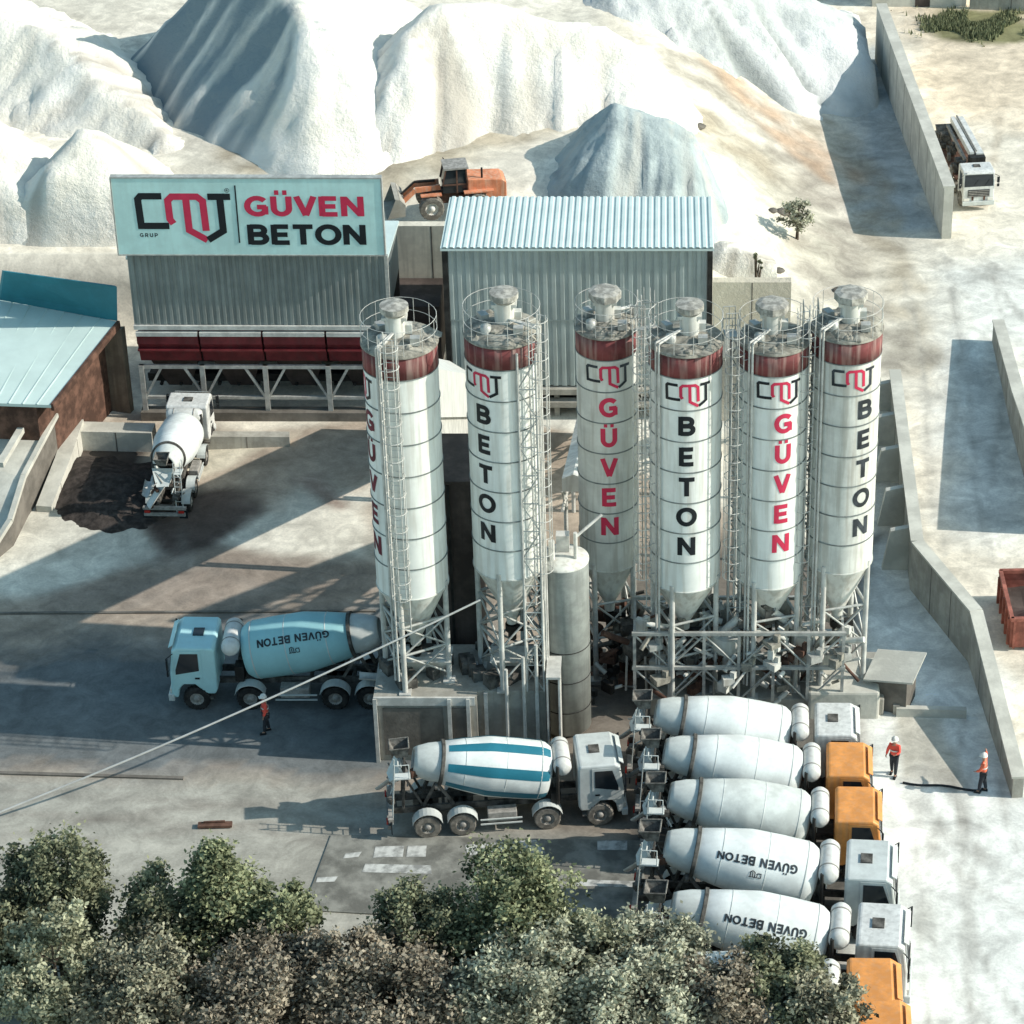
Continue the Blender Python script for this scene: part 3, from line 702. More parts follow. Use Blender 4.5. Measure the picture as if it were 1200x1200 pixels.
# concrete ramp slab in front
rp = [pz(60, 484, 2.6), pz(66, 488, 2.6), pz(28, 560, 1.9), pz(12, 612, 1.2), pz(-12, 650, .5), pz(-260, 650, .8), pz(-260, 470, 2.6)]
o = empty('loading_ramp', (rp[3].x, rp[3].y, 0), 0, 'pale concrete loading ramp with a dark curved side at the left edge', 'ramp'); q0 = Vector(o.location)
mb = MB(); n = len(rp); top = [p-q0 for p in rp]; bot = [Vector((p.x, p.y, -.2)) for p in top]
mb.add(top, [tuple(range(n))]); mb.build('ramp_deck', M['concpale'], o)
mb = MB(); mb.add(top+bot, [(i, (i+1) % n, n+(i+1) % n, n+i) for i in range(n)]); mb.build('ramp_side', M['concdark'], o, fix=True)
mb = MB()
for a, b_ in zip(top[1:5], top[2:5]): mb.beam(a+Vector((0, 0, .08)), b_+Vector((0, 0, .08)), .22, .2)
mb.build('kerb', M['concpale'], o)
mb = MB(); a, b_ = pz(0, 545, 2.7)-q0, pz(40, 478, 2.9)-q0; mb.beam(a, b_, .3, .25); mb.build('guard_beam', M['concpale'], o)

# ------------------------------------------------------------------ upper right outbuildings
mb = MB(); a = G(1022, 8); b_ = G(1132, 8); mb.bb((a.x, a.y, 0), (b_.x, a.y+6, 3.0)); t = empty('outbuilding', (0, 0, 0), 0, 'white walled outbuilding cut by the top edge', 'building'); t.location = (a.x, a.y, 0)
for v in mb.v: v -= Vector((a.x, a.y, 0))
mb.build('wall', M['concpale'], t)
mb = MB(); mb.bb((-.3, -.3, 3.0), (b_.x-a.x+.3, 6.3, 3.2)); mb.build('roof', M['conc'], t)
mb = MB(); mb.bb((2.6, -.03, 0), (3.5, .04, 2.1)); mb.build('door', M['brown'], t)
wall('boundary_wall', [gp(1136, 10), gp(1330, 16)], [2.2, 2.2], .3, M['conc'], 'grey boundary wall behind the dry grass at top right')

# ------------------------------------------------------------------ silos
def make_silo(label, px, Y, zf, y_top, y_bot, y_apex, dia, word, wcol, la, lad, rot, dusty=False, logo_a=None, half=False, caps=0, extra=0):
    zt_, zb_ = ZA(Y, y_top), ZA(Y, y_bot)
    zm = (zt_+zb_)/2; X = XA(px, Y, zm); r = dia/2/FPX*DEP(Y, zm)
    t = empty('cement_silo', (X, Y, zf), 0, label, 'silo', 'tall cement silos in a row')
    h0, h1 = zb_-zf, zt_-zf; ha = ZA(Y, y_apex)-zf
    mb = MB(); mb.lathe([(r, h0), (r, h1)], n=64); mb.build('shell', M['silo_dusty' if dusty else 'silo'], t)
    mb = MB(); bh = .95; mb.lathe([(r+.012, h1-bh), (r+.015, h1-bh), (r+.015, h1-.06), (r+.01, h1-.06)], n=64); mb.build('colour_band', M['band'], t)
    nr = 7; step = (h1-bh-h0)/nr
    for i in range(nr+1):
        mb = MB(); z = h0+i*step
        mb.lathe([(r, z-.02), (r+.03, z-.02), (r+.03, z+.02), (r, z+.02)], n=64, smooth=False); mb.build('weld_ring', M['ring'] if i else M['silo_dusty'], t)
    mb = MB(); mb.lathe([(r, h0), (.22, ha), (.2, ha-.35)], n=40); mb.build('cone', M['silo_dusty'], t)
    mb = MB(); mb.lathe([(r+.06, h1-.06), (r+.06, h1+.02), (r*.6, h1+.16), (.3, h1+.26), (0, h1+.27)], n=48)
    for k in range(26):
        a = rnd.uniform(0, 6.28); q = rnd.uniform(.3, .9)*r; mb.lathe([(rnd.uniform(.15, .4), 0), (rnd.uniform(.05, .2), rnd.uniform(.05, .14)), (0, .16)], org=(q*math.cos(a), q*math.sin(a), h1+.22-.2*q/r), n=7, smooth=False)
    mb.build('roof', M['dust'], t)
    fx, fy = rnd.uniform(-.15, .15), rnd.uniform(-.1, .2)
    mb = MB(); mb.lathe([(.36, h1+.1), (.36, h1+1.05)], org=(fx, fy, 0), n=20); mb.box((fx, fy, h1+.95), (.9, .5, .12)); mb.box((fx+.45, fy+.1, h1+.45), (.3, .3, .35)); f_ = mb.build('dust_filter', M['silo_dusty'], t)
    mb = MB(); mb.lathe([(.37, h1+1.05), (.52, h1+1.2), (.52, h1+1.42), (0, h1+1.5)] if caps == 0 else [(.37, h1+1.02), (.62, h1+1.12), (.62, h1+1.4), (.4, h1+1.46), (0, h1+1.46)], org=(fx, fy, 0), n=20 if caps == 0 else 8, smooth=False); mb.build('cap', M['cap'], f_)
    mb = MB(); mb.lathe([(.2, 0), (.2, .3), (0, .34)], org=(-.55, -.5, h1+.12), n=10); mb.box((.62, -.62, h1+.3), (.35, .3, .3)); mb.box((-.7, .45, h1+.28), (.3, .4, .3), rz=.5); mb.build('roof_valves', M['steel'], t)
    mb = MB(); a0, a1 = (0, 2*math.pi)
    n = 12
    for i in range(n):
        a = 2*math.pi*i/n+.2; mb.cyl(((r+.02)*math.cos(a), (r+.02)*math.sin(a), h1-.05), ((r+.02)*math.cos(a), (r+.02)*math.sin(a), h1+1.0), .012, n=5)
    for z in (.5, 1.0): mb.ring((0, 0), r+.02, .011, h1+z, 28)
    mb.build('guard_rail', M['pale_steel'], t)
    # ladder with safety cage
    a = R(lad); u = Vector((math.cos(a), math.sin(a), 0)); v = Vector((-u.y, u.x, 0))
    mb = MB(); zl0 = max(.2, h0-1.2)
    for s_ in (-1, 1): mb.cyl(u*(r+.18)+v*.22*s_+Vector((0, 0, zl0)), u*(r+.18)+v*.22*s_+Vector((0, 0, h1+1.1)), .028, n=5)
    z = zl0
    while z < h1+1: mb.cyl(u*(r+.18)-v*.22+Vector((0, 0, z)), u*(r+.18)+v*.22+Vector((0, 0, z)), .014, n=4); z += .3
    z = zl0+.4
    while z < h1-.2: mb.cyl(u*r+v*.22+Vector((0, 0, z)), u*(r+.18)+v*.22+Vector((0, 0, z)), .02, n=4); mb.cyl(u*r-v*.22+Vector((0, 0, z)), u*(r+.18)-v*.22+Vector((0, 0, z)), .02, n=4); z += step
    ld = mb.build('ladder', M['pale_steel'], t)
    mb = MB(); cc = u*(r+.42); z = zl0+1.6
    while z < h1+1.2:
        mb.tube([cc+u*.36*math.cos(q)+v*.36*math.sin(q)+Vector((0, 0, z)) for q in [R(-140+280*k/10) for k in range(11)]], .018, 4); z += .75
    for q in (-80, -40, 0, 40, 80):
        p = cc+u*.36*math.cos(R(q))+v*.36*math.sin(R(q)); mb.cyl(p+Vector((0, 0, zl0+1.6)), p+Vector((0, 0, h1+1.1)), .014, n=4)
    mb.build('safety_cage', M['pale_steel'], ld)
    # filling pipes
    mb = MB()
    for da in (16, 22):
        a = R(lad+da*(1 if extra == 0 else -1)); q = Vector((math.cos(a), math.sin(a), 0))*(r+.1)
        mb.cyl(q+Vector((0, 0, .6)), q+Vector((0, 0, h1+.35)), .045, n=8); mb.cyl(q+Vector((0, 0, h1+.35)), Vector((0, 0, h1+.5)), .045, n=8)
    mb.build('filling_pipe', M['pale_steel'], t)
    # legs
    L4 = []
    for k in range(4):
        a = R(rot+90*k); c, s_ = math.cos(a)*(r-.05), math.sin(a)*(r-.05); L4.append((c, s_))
        mb = MB(); mb.cyl((c, s_, 0), (c, s_, h0+.25), .105, n=12); mb.box((c, s_, .03), (.45, .45, .06)); mb.build('leg', M['pale_steel'], t)
    lv = [.35, .35+(h0-.6)*.36, .35+(h0-.6)*.7]
    mb = MB()
    for k in range(4):
        a, b_ = L4[k], L4[(k+1) % 4]
        for z in lv[1:]: mb.cyl((*a, z), (*b_, z), .06, n=6)
        for z0, z1 in zip(lv[:-1], lv[1:]):
            mb.cyl((*a, z0), (*b_, z1), .045, n=6); mb.cyl((*b_, z0), (*a, z1), .045, n=6)
    mb.build('bracing', M['steel'], t)
    # discharge valve
    mb = MB(); mb.lathe([(.26, ha-.4), (.26, ha-.7), (.16, ha-.75), (.16, ha-1.1)], n=12); mb.box((.4, 0, ha-.55), (.5, .25, .25)); mb.build('discharge_valve', M['darkmetal'], t)
    # writing, wrapped on the shell; la: angle from camera-facing direction, degrees
    def cylmap(ac, zc, s, wdt):
        def f(uu, vv, k):
            th = R(ac)+(uu-wdt/2)*s/r; rr = r+.012+k
            return Vector((rr*math.sin(th), -rr*math.cos(th), zc+vv*s))
        return f
    lh = step*.60
    z = h1-bh-step*.5
    mb = MB(); s_ = step*.78; lay(mb, LOGO_BLACK, cylmap(la+(logo_a or 0), h1-bh-step*.92, s_, 1.69), .11); mb.build('emblem_letter', M['black'] if not dusty else M['lettergrey'], t)
    mb = MB(); lay(mb, LOGO_RED, cylmap(la+(logo_a or 0), h1-bh-step*.92, s_, 1.69), .11); mb.build('emblem_monogram', M['red'], t)
    zc = h1-bh-step*1.0
    for i, ch in enumerate(word):
        g, wd = glyph(ch); mb = MB(); lay(mb, g, cylmap(la, zc-step*(i+1)*.985+step*.2, lh, wd), .23); mb.build('letter', M[wcol], t)
    return t, X, r, h0, h1
BT = 3.0  # height of the mixer block under the first two silos
YBF = G(540, 891).y
YS1 = G(480, 788, BT).y
SIL = []
SIL.append(make_silo('leftmost cement silo with red GÜVEN letters turned away to its left side', 476, YS1-.1, BT, 398, 680, 745, 86, 'GÜVEN', 'shadered', -61, -98, 163, extra=1, logo_a=-22))
SIL.append(make_silo('second silo from left with black BETON letters above the grey mixer block', 593, YS1+.1, BT, 386, 657, 720, 87, 'BETON', 'black', -31, -42, 165, logo_a=-4))
YS3 = G(712, 772, .5).y; YS4 = G(803, 800, .8).y
SIL.append(make_silo('narrow dusty silo set furthest back with red GÜVEN letters', 712, YS3, .1, 380, 652, 705, 70, 'GÜVEN', 'red', 4, 20, 150, dusty=True, caps=1))
SIL.append(make_silo('middle silo with black BETON letters facing the camera straight on', 803, YS4, .8, 397, 672, 726, 84, 'BETON', 'black', 2, 205, 158, logo_a=2))
SIL.append(make_silo('silo second from right with bright red GÜVEN letters on its sunlit side', 904, YS4+.1, .8, 396, 670, 724, 80, 'GÜVEN', 'red', 17, 212, 152, caps=1, logo_a=-8))
SIL.append(make_silo('rightmost silo with grey black BETON letters and a tall ladder tower at its left', 988, YS4+.3, .8, 382, 652, 715, 80, 'BETON', 'lettergrey', 33, 206, 150, dusty=True, caps=1, logo_a=-22))
# ladder tower between the fifth and sixth silo
def lattice(name, x, y, z0, z1, w, label, cat, m='pale_steel'):
    t = empty(name, (x, y, z0), 0, label, cat); mb = MB(); h = z1-z0
    c = [(-w, -w), (w, -w), (w, w), (-w, w)]
    for a in c: mb.cyl((*a, 0), (*a, h), .05, n=6)
    mb.build('posts', M[m], t); mb = MB(); z = 0; k = 0
    while z < h-.6:
        for i in range(4):
            a, b_ = c[i], c[(i+1) % 4]
            mb.cyl((*a, z), (*b_, z), .03, n=4); mb.cyl(*(((*a, z), (*b_, z+1.2)) if (k+i) % 2 else ((*b_, z), (*a, z+1.2))), .03, n=4)
        z += 1.2; k += 1
    mb.build('lattice', M[m], t); return t
for i, (px, Y, zt_, lab) in enumerate(((953, YS4+.4, ZA(YS4, 385), 'slim lattice ladder tower standing just left of the rightmost silo'), (865, YS4+.3, ZA(YS4, 400), 'slim lattice ladder tower at the left flank of the second silo from the right'), (623, YS1-.9, ZA(YS1, 395), 'slim lattice ladder tower on the right flank of the second silo from left'))):
    lattice('ladder_tower', XA(px, Y, 10), Y, .8 if i < 2 else BT, zt_, .33, lab, 'tower')
# walkways linking the roofs
def walkway(a, b_, label):
    a, b_ = Vector(a), Vector(b_); t = empty('roof_walkway', a, 0, label, 'walkway'); d = b_-a
    mb = MB(); mb.beam((0, 0, 0), d, .6, .07); mb.build('deck', M['steel'], t)
    q = Vector((-d.y, d.x, 0)).normalized()*.28; mb = MB()
    for s_ in (-1, 1):
        n = max(2, int(d.length/.8))
        for k in range(n+1): p = d*k/n+q*s_; mb.cyl(p, p+Vector((0, 0, 1)), .02, n=4)
        for z in (.5, 1.0): mb.cyl(q*s_+Vector((0, 0, z)), d+q*s_+Vector((0, 0, z)), .022, n=4)
    mb.build('railing', M['steel'], t)
def stop(i, ang): t_, X, r, h0, h1 = SIL[i]; return (X+(r+.1)*math.cos(R(ang)), t_.location.y+(r+.1)*math.sin(R(ang)), t_.location.z+h1+.05)
walkway(stop(2, -20), stop(3, 150), 'short roof walkway between the narrow silo and the middle silo')
walkway(stop(3, 10), stop(4, 170), 'short roof walkway between the middle silo and the second silo from right')
walkway(stop(4, 10), stop(5, 172), 'short roof walkway between the two rightmost silos')

# ------------------------------------------------------------------ mixer block under silos 1 and 2
x0, x1 = XA(440, YBF, 1.5), XA(640, YBF, 1.5)
t = empty('mixer_block', ((x0+x1)/2, YBF, 0), 0, 'grey panelled mixer block carrying the two left silos behind the striped truck', 'plant building'); hw = (x1-x0)/2
DB = YS1+1.9-YBF
mb = MB(); mb.bb((-hw, 0, 0), (hw*.2, DB, BT)); mb.bb((hw*.2+.002, .35, 0), (hw, DB-.01, BT+.03)); mb.build('wall', M['conc'], t)
mb = MB(); mb.bb((-hw+.0, -.10, BT-.34), (hw*.18, -.002, BT+.02)); 
for x in (-hw+.05, -hw*.12, hw*.1, hw*.3, hw*.55, hw*.9): mb.bb((x-.07, -.16 if x < hw*.2 else .2, 0), (x+.07, -.003 if x < hw*.2 else .349, BT-.02))
mb.build('frame', M['pale_steel'], t)
mb = MB(); mb.bb((-hw*.1, -.05, .2), (hw*.08, -.002, BT-.5)); mb.bb((-hw*.9, -.05, .3), (-hw*.2, -.002, BT-.5)); mb.build('panel', M['concdark'], t)
for k in range(16):
    mb = MB(); mb.box((rnd.uniform(-hw+.4, hw-.4), rnd.uniform(.5, DB-.4), BT+.2), (rnd.uniform(.3, .9), rnd.uniform(.3, .8), rnd.uniform(.3, .8)), rz=rnd.uniform(0, 1)); mb.build('machine_unit', M['chassis'], t, bev=.03)
mb = MB()
mb.prism([(-hw*.7, 1.0, BT+.9), (-hw*.1, 1.0, BT+.9), (-hw*.25, 1.6, BT+.05), (-hw*.55, 1.6, BT+.05)], (0, 1.1, 0)); mb.prism([(hw*.35, 1.0, BT+.9), (hw*.85, 1.0, BT+.9), (hw*.7, 1.6, BT+.05), (hw*.45, 1.6, BT+.05)], (0, 1.1, 0)); mb.build('weigh_hopper', M['silo_dusty'], t)
mb = MB()
for i in range(5): x = hw+.12+i*.02
mb.bb((hw+.05, -.1, 0), (hw+.12, 1.2, BT+.9)); mb.bb((hw+.5, -.1, 0), (hw+.57, 1.2, BT+.9)); mb.bb((hw+.05, -.14, BT+.9), (hw+.6, 1.3, BT+1.0)); mb.build('pipe_frame', M['pale_steel'], t)
mb = MB()
for i, x in enumerate((.55, .75, .9)): mb.cyl((hw*x, -.0+.1*i+.1, 0), (hw*x, .1*i+.1, BT+1.2+i*.5), .07, n=8)
mb.build('pipes', M['pale_steel'], t)
# dark mixing tower behind
Yt = YS1+2.4; x0, x1 = XA(470, Yt, 5), XA(562, Yt, 5); ztw = ZA(Yt, 566)
t = empty('mixing_tower', ((x0+x1)/2, Yt, 0), 0, 'dark brown clad mixing tower seen in the gap between the two left silos', 'tower')
hw = (x1-x0)/2
mb = MB(); mb.bb((-hw, 0, 0), (hw, 3.4, ztw)); mb.build('wall', M['brown'], t)
mb = MB(); mb.bb((-hw-.1, -.1, ztw), (hw+.1, 3.5, ztw+.12)); mb.build('roof', M['brown'], t)
mb = MB()
for i in range(4): mb.bb((-hw+.1+i*(2*hw-.2)/3-.05, -.06, 0), (-hw+.1+i*(2*hw-.2)/3+.05, -.002, ztw-.1))
mb.build('wall_posts', M['darkmetal'], t)
# conveyor galleries
def gallery(a, b_, w_, h_, label, m, sup=3, bare=False):
    a, b_ = Vector(a), Vector(b_); t = empty('belt_conveyor', (a.x, a.y, 0), 0, label, 'conveyor'); z = Vector((0, 0, a.z)); d = b_-a
    q = Vector((-d.y, d.x, 0)).normalized()
    mb = MB(); c = [q*w_/2, q*w_/2+Vector((0, 0, h_*.75)), Vector((0, 0, h_)), -q*w_/2+Vector((0, 0, h_*.75)), -q*w_/2]
    mb.prism([z+p for p in c], d); mb.build('enclosure', m, t)
    mb = MB()
    if bare: mb.prism([z+q*w_*.4-Vector((0, 0, .9)), z+q*w_*.4, z-q*w_*.4, z-q*w_*.4-Vector((0, 0, .9))], d)
    for s_ in () if bare else (-1, 1):
        mb.cyl(z+q*s_*w_/2-Vector((0, 0, .9)), z+d+q*s_*w_/2-Vector((0, 0, .9)), .07, n=6)
        n = int(d.length/1.6)
        for k in range(n):
            p = z+d*k/n+q*s_*w_/2; r2 = z+d*(k+1)/n+q*s_*w_/2
            mb.cyl(p-Vector((0, 0, .9)), r2, .04, n=4); mb.cyl(p, p-Vector((0, 0, .9)), .04, n=4)
    mb.build('truss', M['pale_steel'], t)
    for k in range(1, sup+1):
        p = z+d*k/(sup+.4); mb = MB()
        for s_ in (-1, 1): mb.cyl((p.x+q.x*s_*w_/2, p.y+q.y*s_*w_/2, 0), p+q*s_*w_/2-Vector((0, 0, .9)), .09, n=8)
        mb.build('support_leg', M['pale_steel'], t)
    return t
Ya, Yb_ = G(500, 500).y, YS1+3.0
gallery((XA(530, Ya, 2.0), Ya-.8, 1.0), (XA(470, Yb_, 12.5), Yb_, 12.6), 2.1, 2.9, 'enclosed white belt conveyor climbing from the sheds to the left silos', M['white'], bare=True)
Yc = YS4+3.2
gallery((XA(846, YB-2, 1.5), YB-2, 1.0), (XA(851, Yc, 12.4), Yc, ZA(Yc, 392)-1.0), .95, 1.1, 'narrow pale belt conveyor rising between the middle silo and its right neighbour', M['silo_dusty'])
gallery((XA(690, YB-1.5, 1.0), YB-1.5, .7), (XA(672, YS3+2.2, 6), YS3+2.6, 6.8), .9, .8, 'low belt conveyor behind the grey water tank', M['silo_dusty'], 2)
# grey tank
Yk = YS1+.7; xk = XA(661, Yk, 5)
zk0 = 0.0; zk1 = ZA(Yk, 655)
t = empty('water_tank', (xk, Yk, 0), 0, 'tall plain grey cylindrical tank right of the second silo', 'tank')
mb = MB(); mb.lathe([(.0, .15), (.98, .15), (.98, zk1)], n=40); mb.build('tank_body', M['tank'], t)
mb = MB(); mb.lathe([(1.0, zk1), (1.0, zk1+.06), (.3, zk1+.22), (0, zk1+.24)], n=40); mb.build('lid', M['silo_dusty'], t)
mb = MB()
for z in (1.2, 2.6, 4.0): mb.lathe([(.98, z), (.995, z), (.995, z+.04), (.98, z+.04)], n=40)
mb.build('hoop', M['darkmetal'], t)
mb = MB(); mb.cyl((-.4, -.3, zk1+.1), (-.4, -.3, zk1+1.0), .12, n=8); mb.box((0, .3, zk1+.6), (.5, .4, .7)); mb.cyl((.5, -.2, zk1+.1), (.5, -.2, zk1+1.3), .08, n=8); mb.cyl((.5, -.2, zk1+1.1), (1.5, .3, zk1+1.8), .06, n=8); mb.build('pump_fittings', M['pale_steel'], t)

# ------------------------------------------------------------------ plant under silos 3-6
YP = G(900, 838, 0).y
x0, x1 = XA(762, YP, .5), XA(1036, YP, .5)
mb = MB(); t = empty('plant_platform', ((x0+x1)/2, YP, 0), 0, 'low pale concrete platform under the four right silos', 'platform'); hw = (x1-x0)/2
mb.bb((-hw, 0, -.1), (hw, YS4+2.2-YP, .79)); mb.build('slab', M['conc'], t, bev=.06)
mb = MB(); mb.bb((hw-3.0, -.25, -.1), (hw-.2, 2.2, 1.25)); mb.build('end_block', M['concpale'], t, bev=.1)
def screw(a, b_, r, label, m='pale_steel'):
    a, b_ = Vector(a), Vector(b_); t = empty('screw_conveyor', (a.x, a.y, 0), 0, label, 'conveyor', 'screw conveyors under the right silos'); z = Vector((0, 0, a.z)); d = b_-a
    mb = MB(); mb.cyl(z, z+d, r, n=12); mb.build('pipe', M[m], t)
    mb = MB()
    for k in (.02, .33, .66, .98): p = z+d*k; mb.cyl(p-d.normalized()*.05, p+d.normalized()*.05, r*1.4, n=12)
    mb.build('flange', M['steel'], t)
    mb = MB(); mb.cyl(z+d, z+d*1.12, r*.9, n=10); mb.box(z+d*1.02+Vector((0, 0, -.3)), (.35, .35, .6)); mb.build('motor', M['chassis'], t)
S4, S5, S6, S3 = SIL[3][1], SIL[4][1], SIL[5][1], SIL[2][1]
screw((S4+.1, YS4, 1.8), (S4+2.2, YS4-.6, 4.4), .16, 'pale screw conveyor climbing right from the middle silo')
screw((S5-.1, YS4, 1.8), (S5-2.0, YS4+.6, 4.2), .16, 'pale screw conveyor climbing left from the second silo from right')
screw((S6, YS4+.3, 1.8), (S6-2.6, YS4-.5, 4.6), .16, 'pale screw conveyor climbing left from the rightmost silo')
screw((S3, YS3, 1.6), (S3+2.2, YS4+.5, 3.8), .14, 'grey screw conveyor leaving the narrow rear silo', 'steel')
def hopper(x, y, z, s_, label, m='silo_dusty'):
    t = empty('weigh_hopper', (x, y, z), 0, label, 'hopper', 'weigh hoppers under the right silos')
    mb = MB(); mb.lathe([(s_*.95, s_*1.9), (s_, s_*1.7), (s_, s_*1.0), (s_*.3, 0), (s_*.3, -.3)], n=24); mb.lathe([(0, s_*1.95), (s_*.95, s_*1.9)], n=24); mb.build('bin', M[m], t)
    mb = MB()
    for k in range(4):
        a = R(45+90*k); mb.cyl((s_*math.cos(a), s_*math.sin(a), s_), (s_*1.15*math.cos(a), s_*1.15*math.sin(a), .8-z+.0), .05, n=6)
    mb.build('leg', M['steel'], t)
hopper(S4+1.65, YS4-.3, 2.2, .62, 'dusty weigh hopper between the middle silo and its right neighbour')
hopper(S5+1.5, YS4-.2, 2.3, .58, 'dusty weigh hopper between the two right silos', 'concpale')
hopper(S4-1.9, YS4-.1, 1.9, .5, 'small dark weigh hopper left of the middle silo', 'chassis')
# structural frame and scattered pieces: each beam cluster is one frame
mb = MB(); t = empty('batching_plant', (S5, YS4, .8), 0, 'tangle of pale steel beams and machinery beneath the right silos', 'plant')
for k in range(7):
    x = -5.2+k*1.35
    for y in (-1.2, 1.3): mb.bb((x-.06, y-.06, 0), (x+.06, y+.06, 3.1))
mb.build('posts', M['steel'], t); mb = MB()
for y in (-1.2, 1.3):
    for z in (1.5, 3.1): mb.bb((-5.3, y-.07, z), (3.0, y+.07, z+.14))
    for k in range(6):
        x = -5.2+k*1.35; a = (x, y, 0 if k % 2 else 1.5); b_ = (x+1.35, y, 1.5 if k % 2 else 0); mb.cyl(a, b_, .045, n=5); mb.cyl((x, y, 1.6 if k % 2 else 3.1), (x+1.35, y, 3.1 if k % 2 else 1.6), .045, n=5)
for k in range(7): x = -5.2+k*1.35; mb.bb((x-.05, -1.2, 3.0), (x+.05, 1.3, 3.1))
mb.build('beams', M['steel'], t)
def junk(t, nm, n, x0, x1, y0, y1, z1, mats, long_):
    for k in range(n):
        p = Vector((rnd.uniform(x0, x1), rnd.uniform(y0, y1), rnd.uniform(.1, z1))); mb = MB()
        if long_:
            d = Vector((rnd.uniform(-1, 1), rnd.uniform(-.5, .5), rnd.uniform(-.7, .7)))*rnd.uniform(.5, 1.4)
            (mb.beam if k % 2 else mb.cyl)(p, p+d, rnd.uniform(.05, .13))
        elif k % 7 == 0: mb.lathe([(0, 0), (.3, .02), (.33, .5), (.2, .7), (0, .72)], org=p, axis=(rnd.uniform(-1, 1), rnd.uniform(-1, 1), .6), n=12)
        else:
            mb.box(p, (rnd.uniform(.2, .7), rnd.uniform(.2, .6), rnd.uniform(.2, .6)), rz=rnd.uniform(0, 3)); mb.box(p+Vector((.2, 0, .25)), (.2, .2, .3), rz=1)
        mb.build(nm, M[mats[k % len(mats)]], t)
junk(t, 'pipe', 90, -5, 3, -1.3, 1.5, 3.4, ['rust', 'pale_steel', 'silo_dusty', 'dust'], True)
junk(t, 'machine_unit', 80, -5, 3, -1.4, 1.5, 3.0, ['steel', 'silo_dusty', 'dust', 'dust', 'rust'], False)
t = empty('transfer_station', (S3+.2, YS3-.8, 0), 0, 'dark rusty machinery at the foot of the narrow rear silo', 'plant')
junk(t, 'pipe', 55, -1.2, 3.4, -1.8, 1.8, 3.2, ['rust', 'chassis', 'silo_dusty'], True)
junk(t, 'machine_unit', 45, -1.3, 3.4, -1.8, 1.8, 2.8, ['darkmetal', 'rust', 'chassis', 'dust'], False)
mb = MB(); t = empty('control_cabin', (XA(1048, YS4-.2, 1), YS4-.2, 0), R(-20), 'small leaning white roofed cabin at the right foot of the rightmost silo', 'cabin')
mb.bb((-.7, -.7, 0), (.7, .7, 1.5)); mb.build('wall', M['concdark'], t); mb = MB(); mb.prism([(-1.0, -1.0, 1.45), (1.0, -1.0, 1.75), (1.0, 1.0, 1.9), (-1.0, 1.0, 1.6)], (0, 0, .08)); mb.build('roof', M['concpale'], t)

# ------------------------------------------------------------------ mixer truck (forward = +X)
def wheel(parent, x, y, rad, wd, tyre='tyre', rim='rim', dual=False):
    s_ = 1 if y > 0 else -1
    mb = MB(); prof = [(rad*.55, -wd/2), (rad*.93, -wd/2), (rad, -wd*.36), (rad, wd*.36), (rad*.93, wd/2), (rad*.55, wd/2), (rad*.5, wd*.3)]
    mb.lathe(prof, org=(x, y, rad), axis=(0, s_, 0), n=28, smooth=False)
    if dual: mb.lathe(prof, org=(x, y-s_*(wd+.04), rad), axis=(0, s_, 0), n=24, smooth=False)
    for k in range(22):
        a = 2*math.pi*k/22; mb.box((x+rad*math.cos(a), y, rad+rad*math.sin(a)), (.03, wd*.8, .05), mtx=Matrix.Rotation(-a, 4, 'Y'))
    w_ = mb.build('wheel', M[tyre], parent, fix=True)
    mb = MB(); mb.lathe([(rad*.56, wd*.5), (rad*.5, wd*.32), (rad*.28, wd*(.2 if not dual else .05)), (rad*.24, wd*.5), (rad*.12, wd*.62), (0, wd*.62)], org=(x, y, rad), axis=(0, s_, 0), n=20)
    for k in range(8):
        a = 2*math.pi*k/8; mb.cyl((x+rad*.4*math.cos(a), y+s_*wd*.2, rad+rad*.4*math.sin(a)), (x+rad*.4*math.cos(a), y+s_*wd*.36, rad+rad*.4*math.sin(a)), .02, n=5)
    mb.build('rim', M[rim], w_); return w_
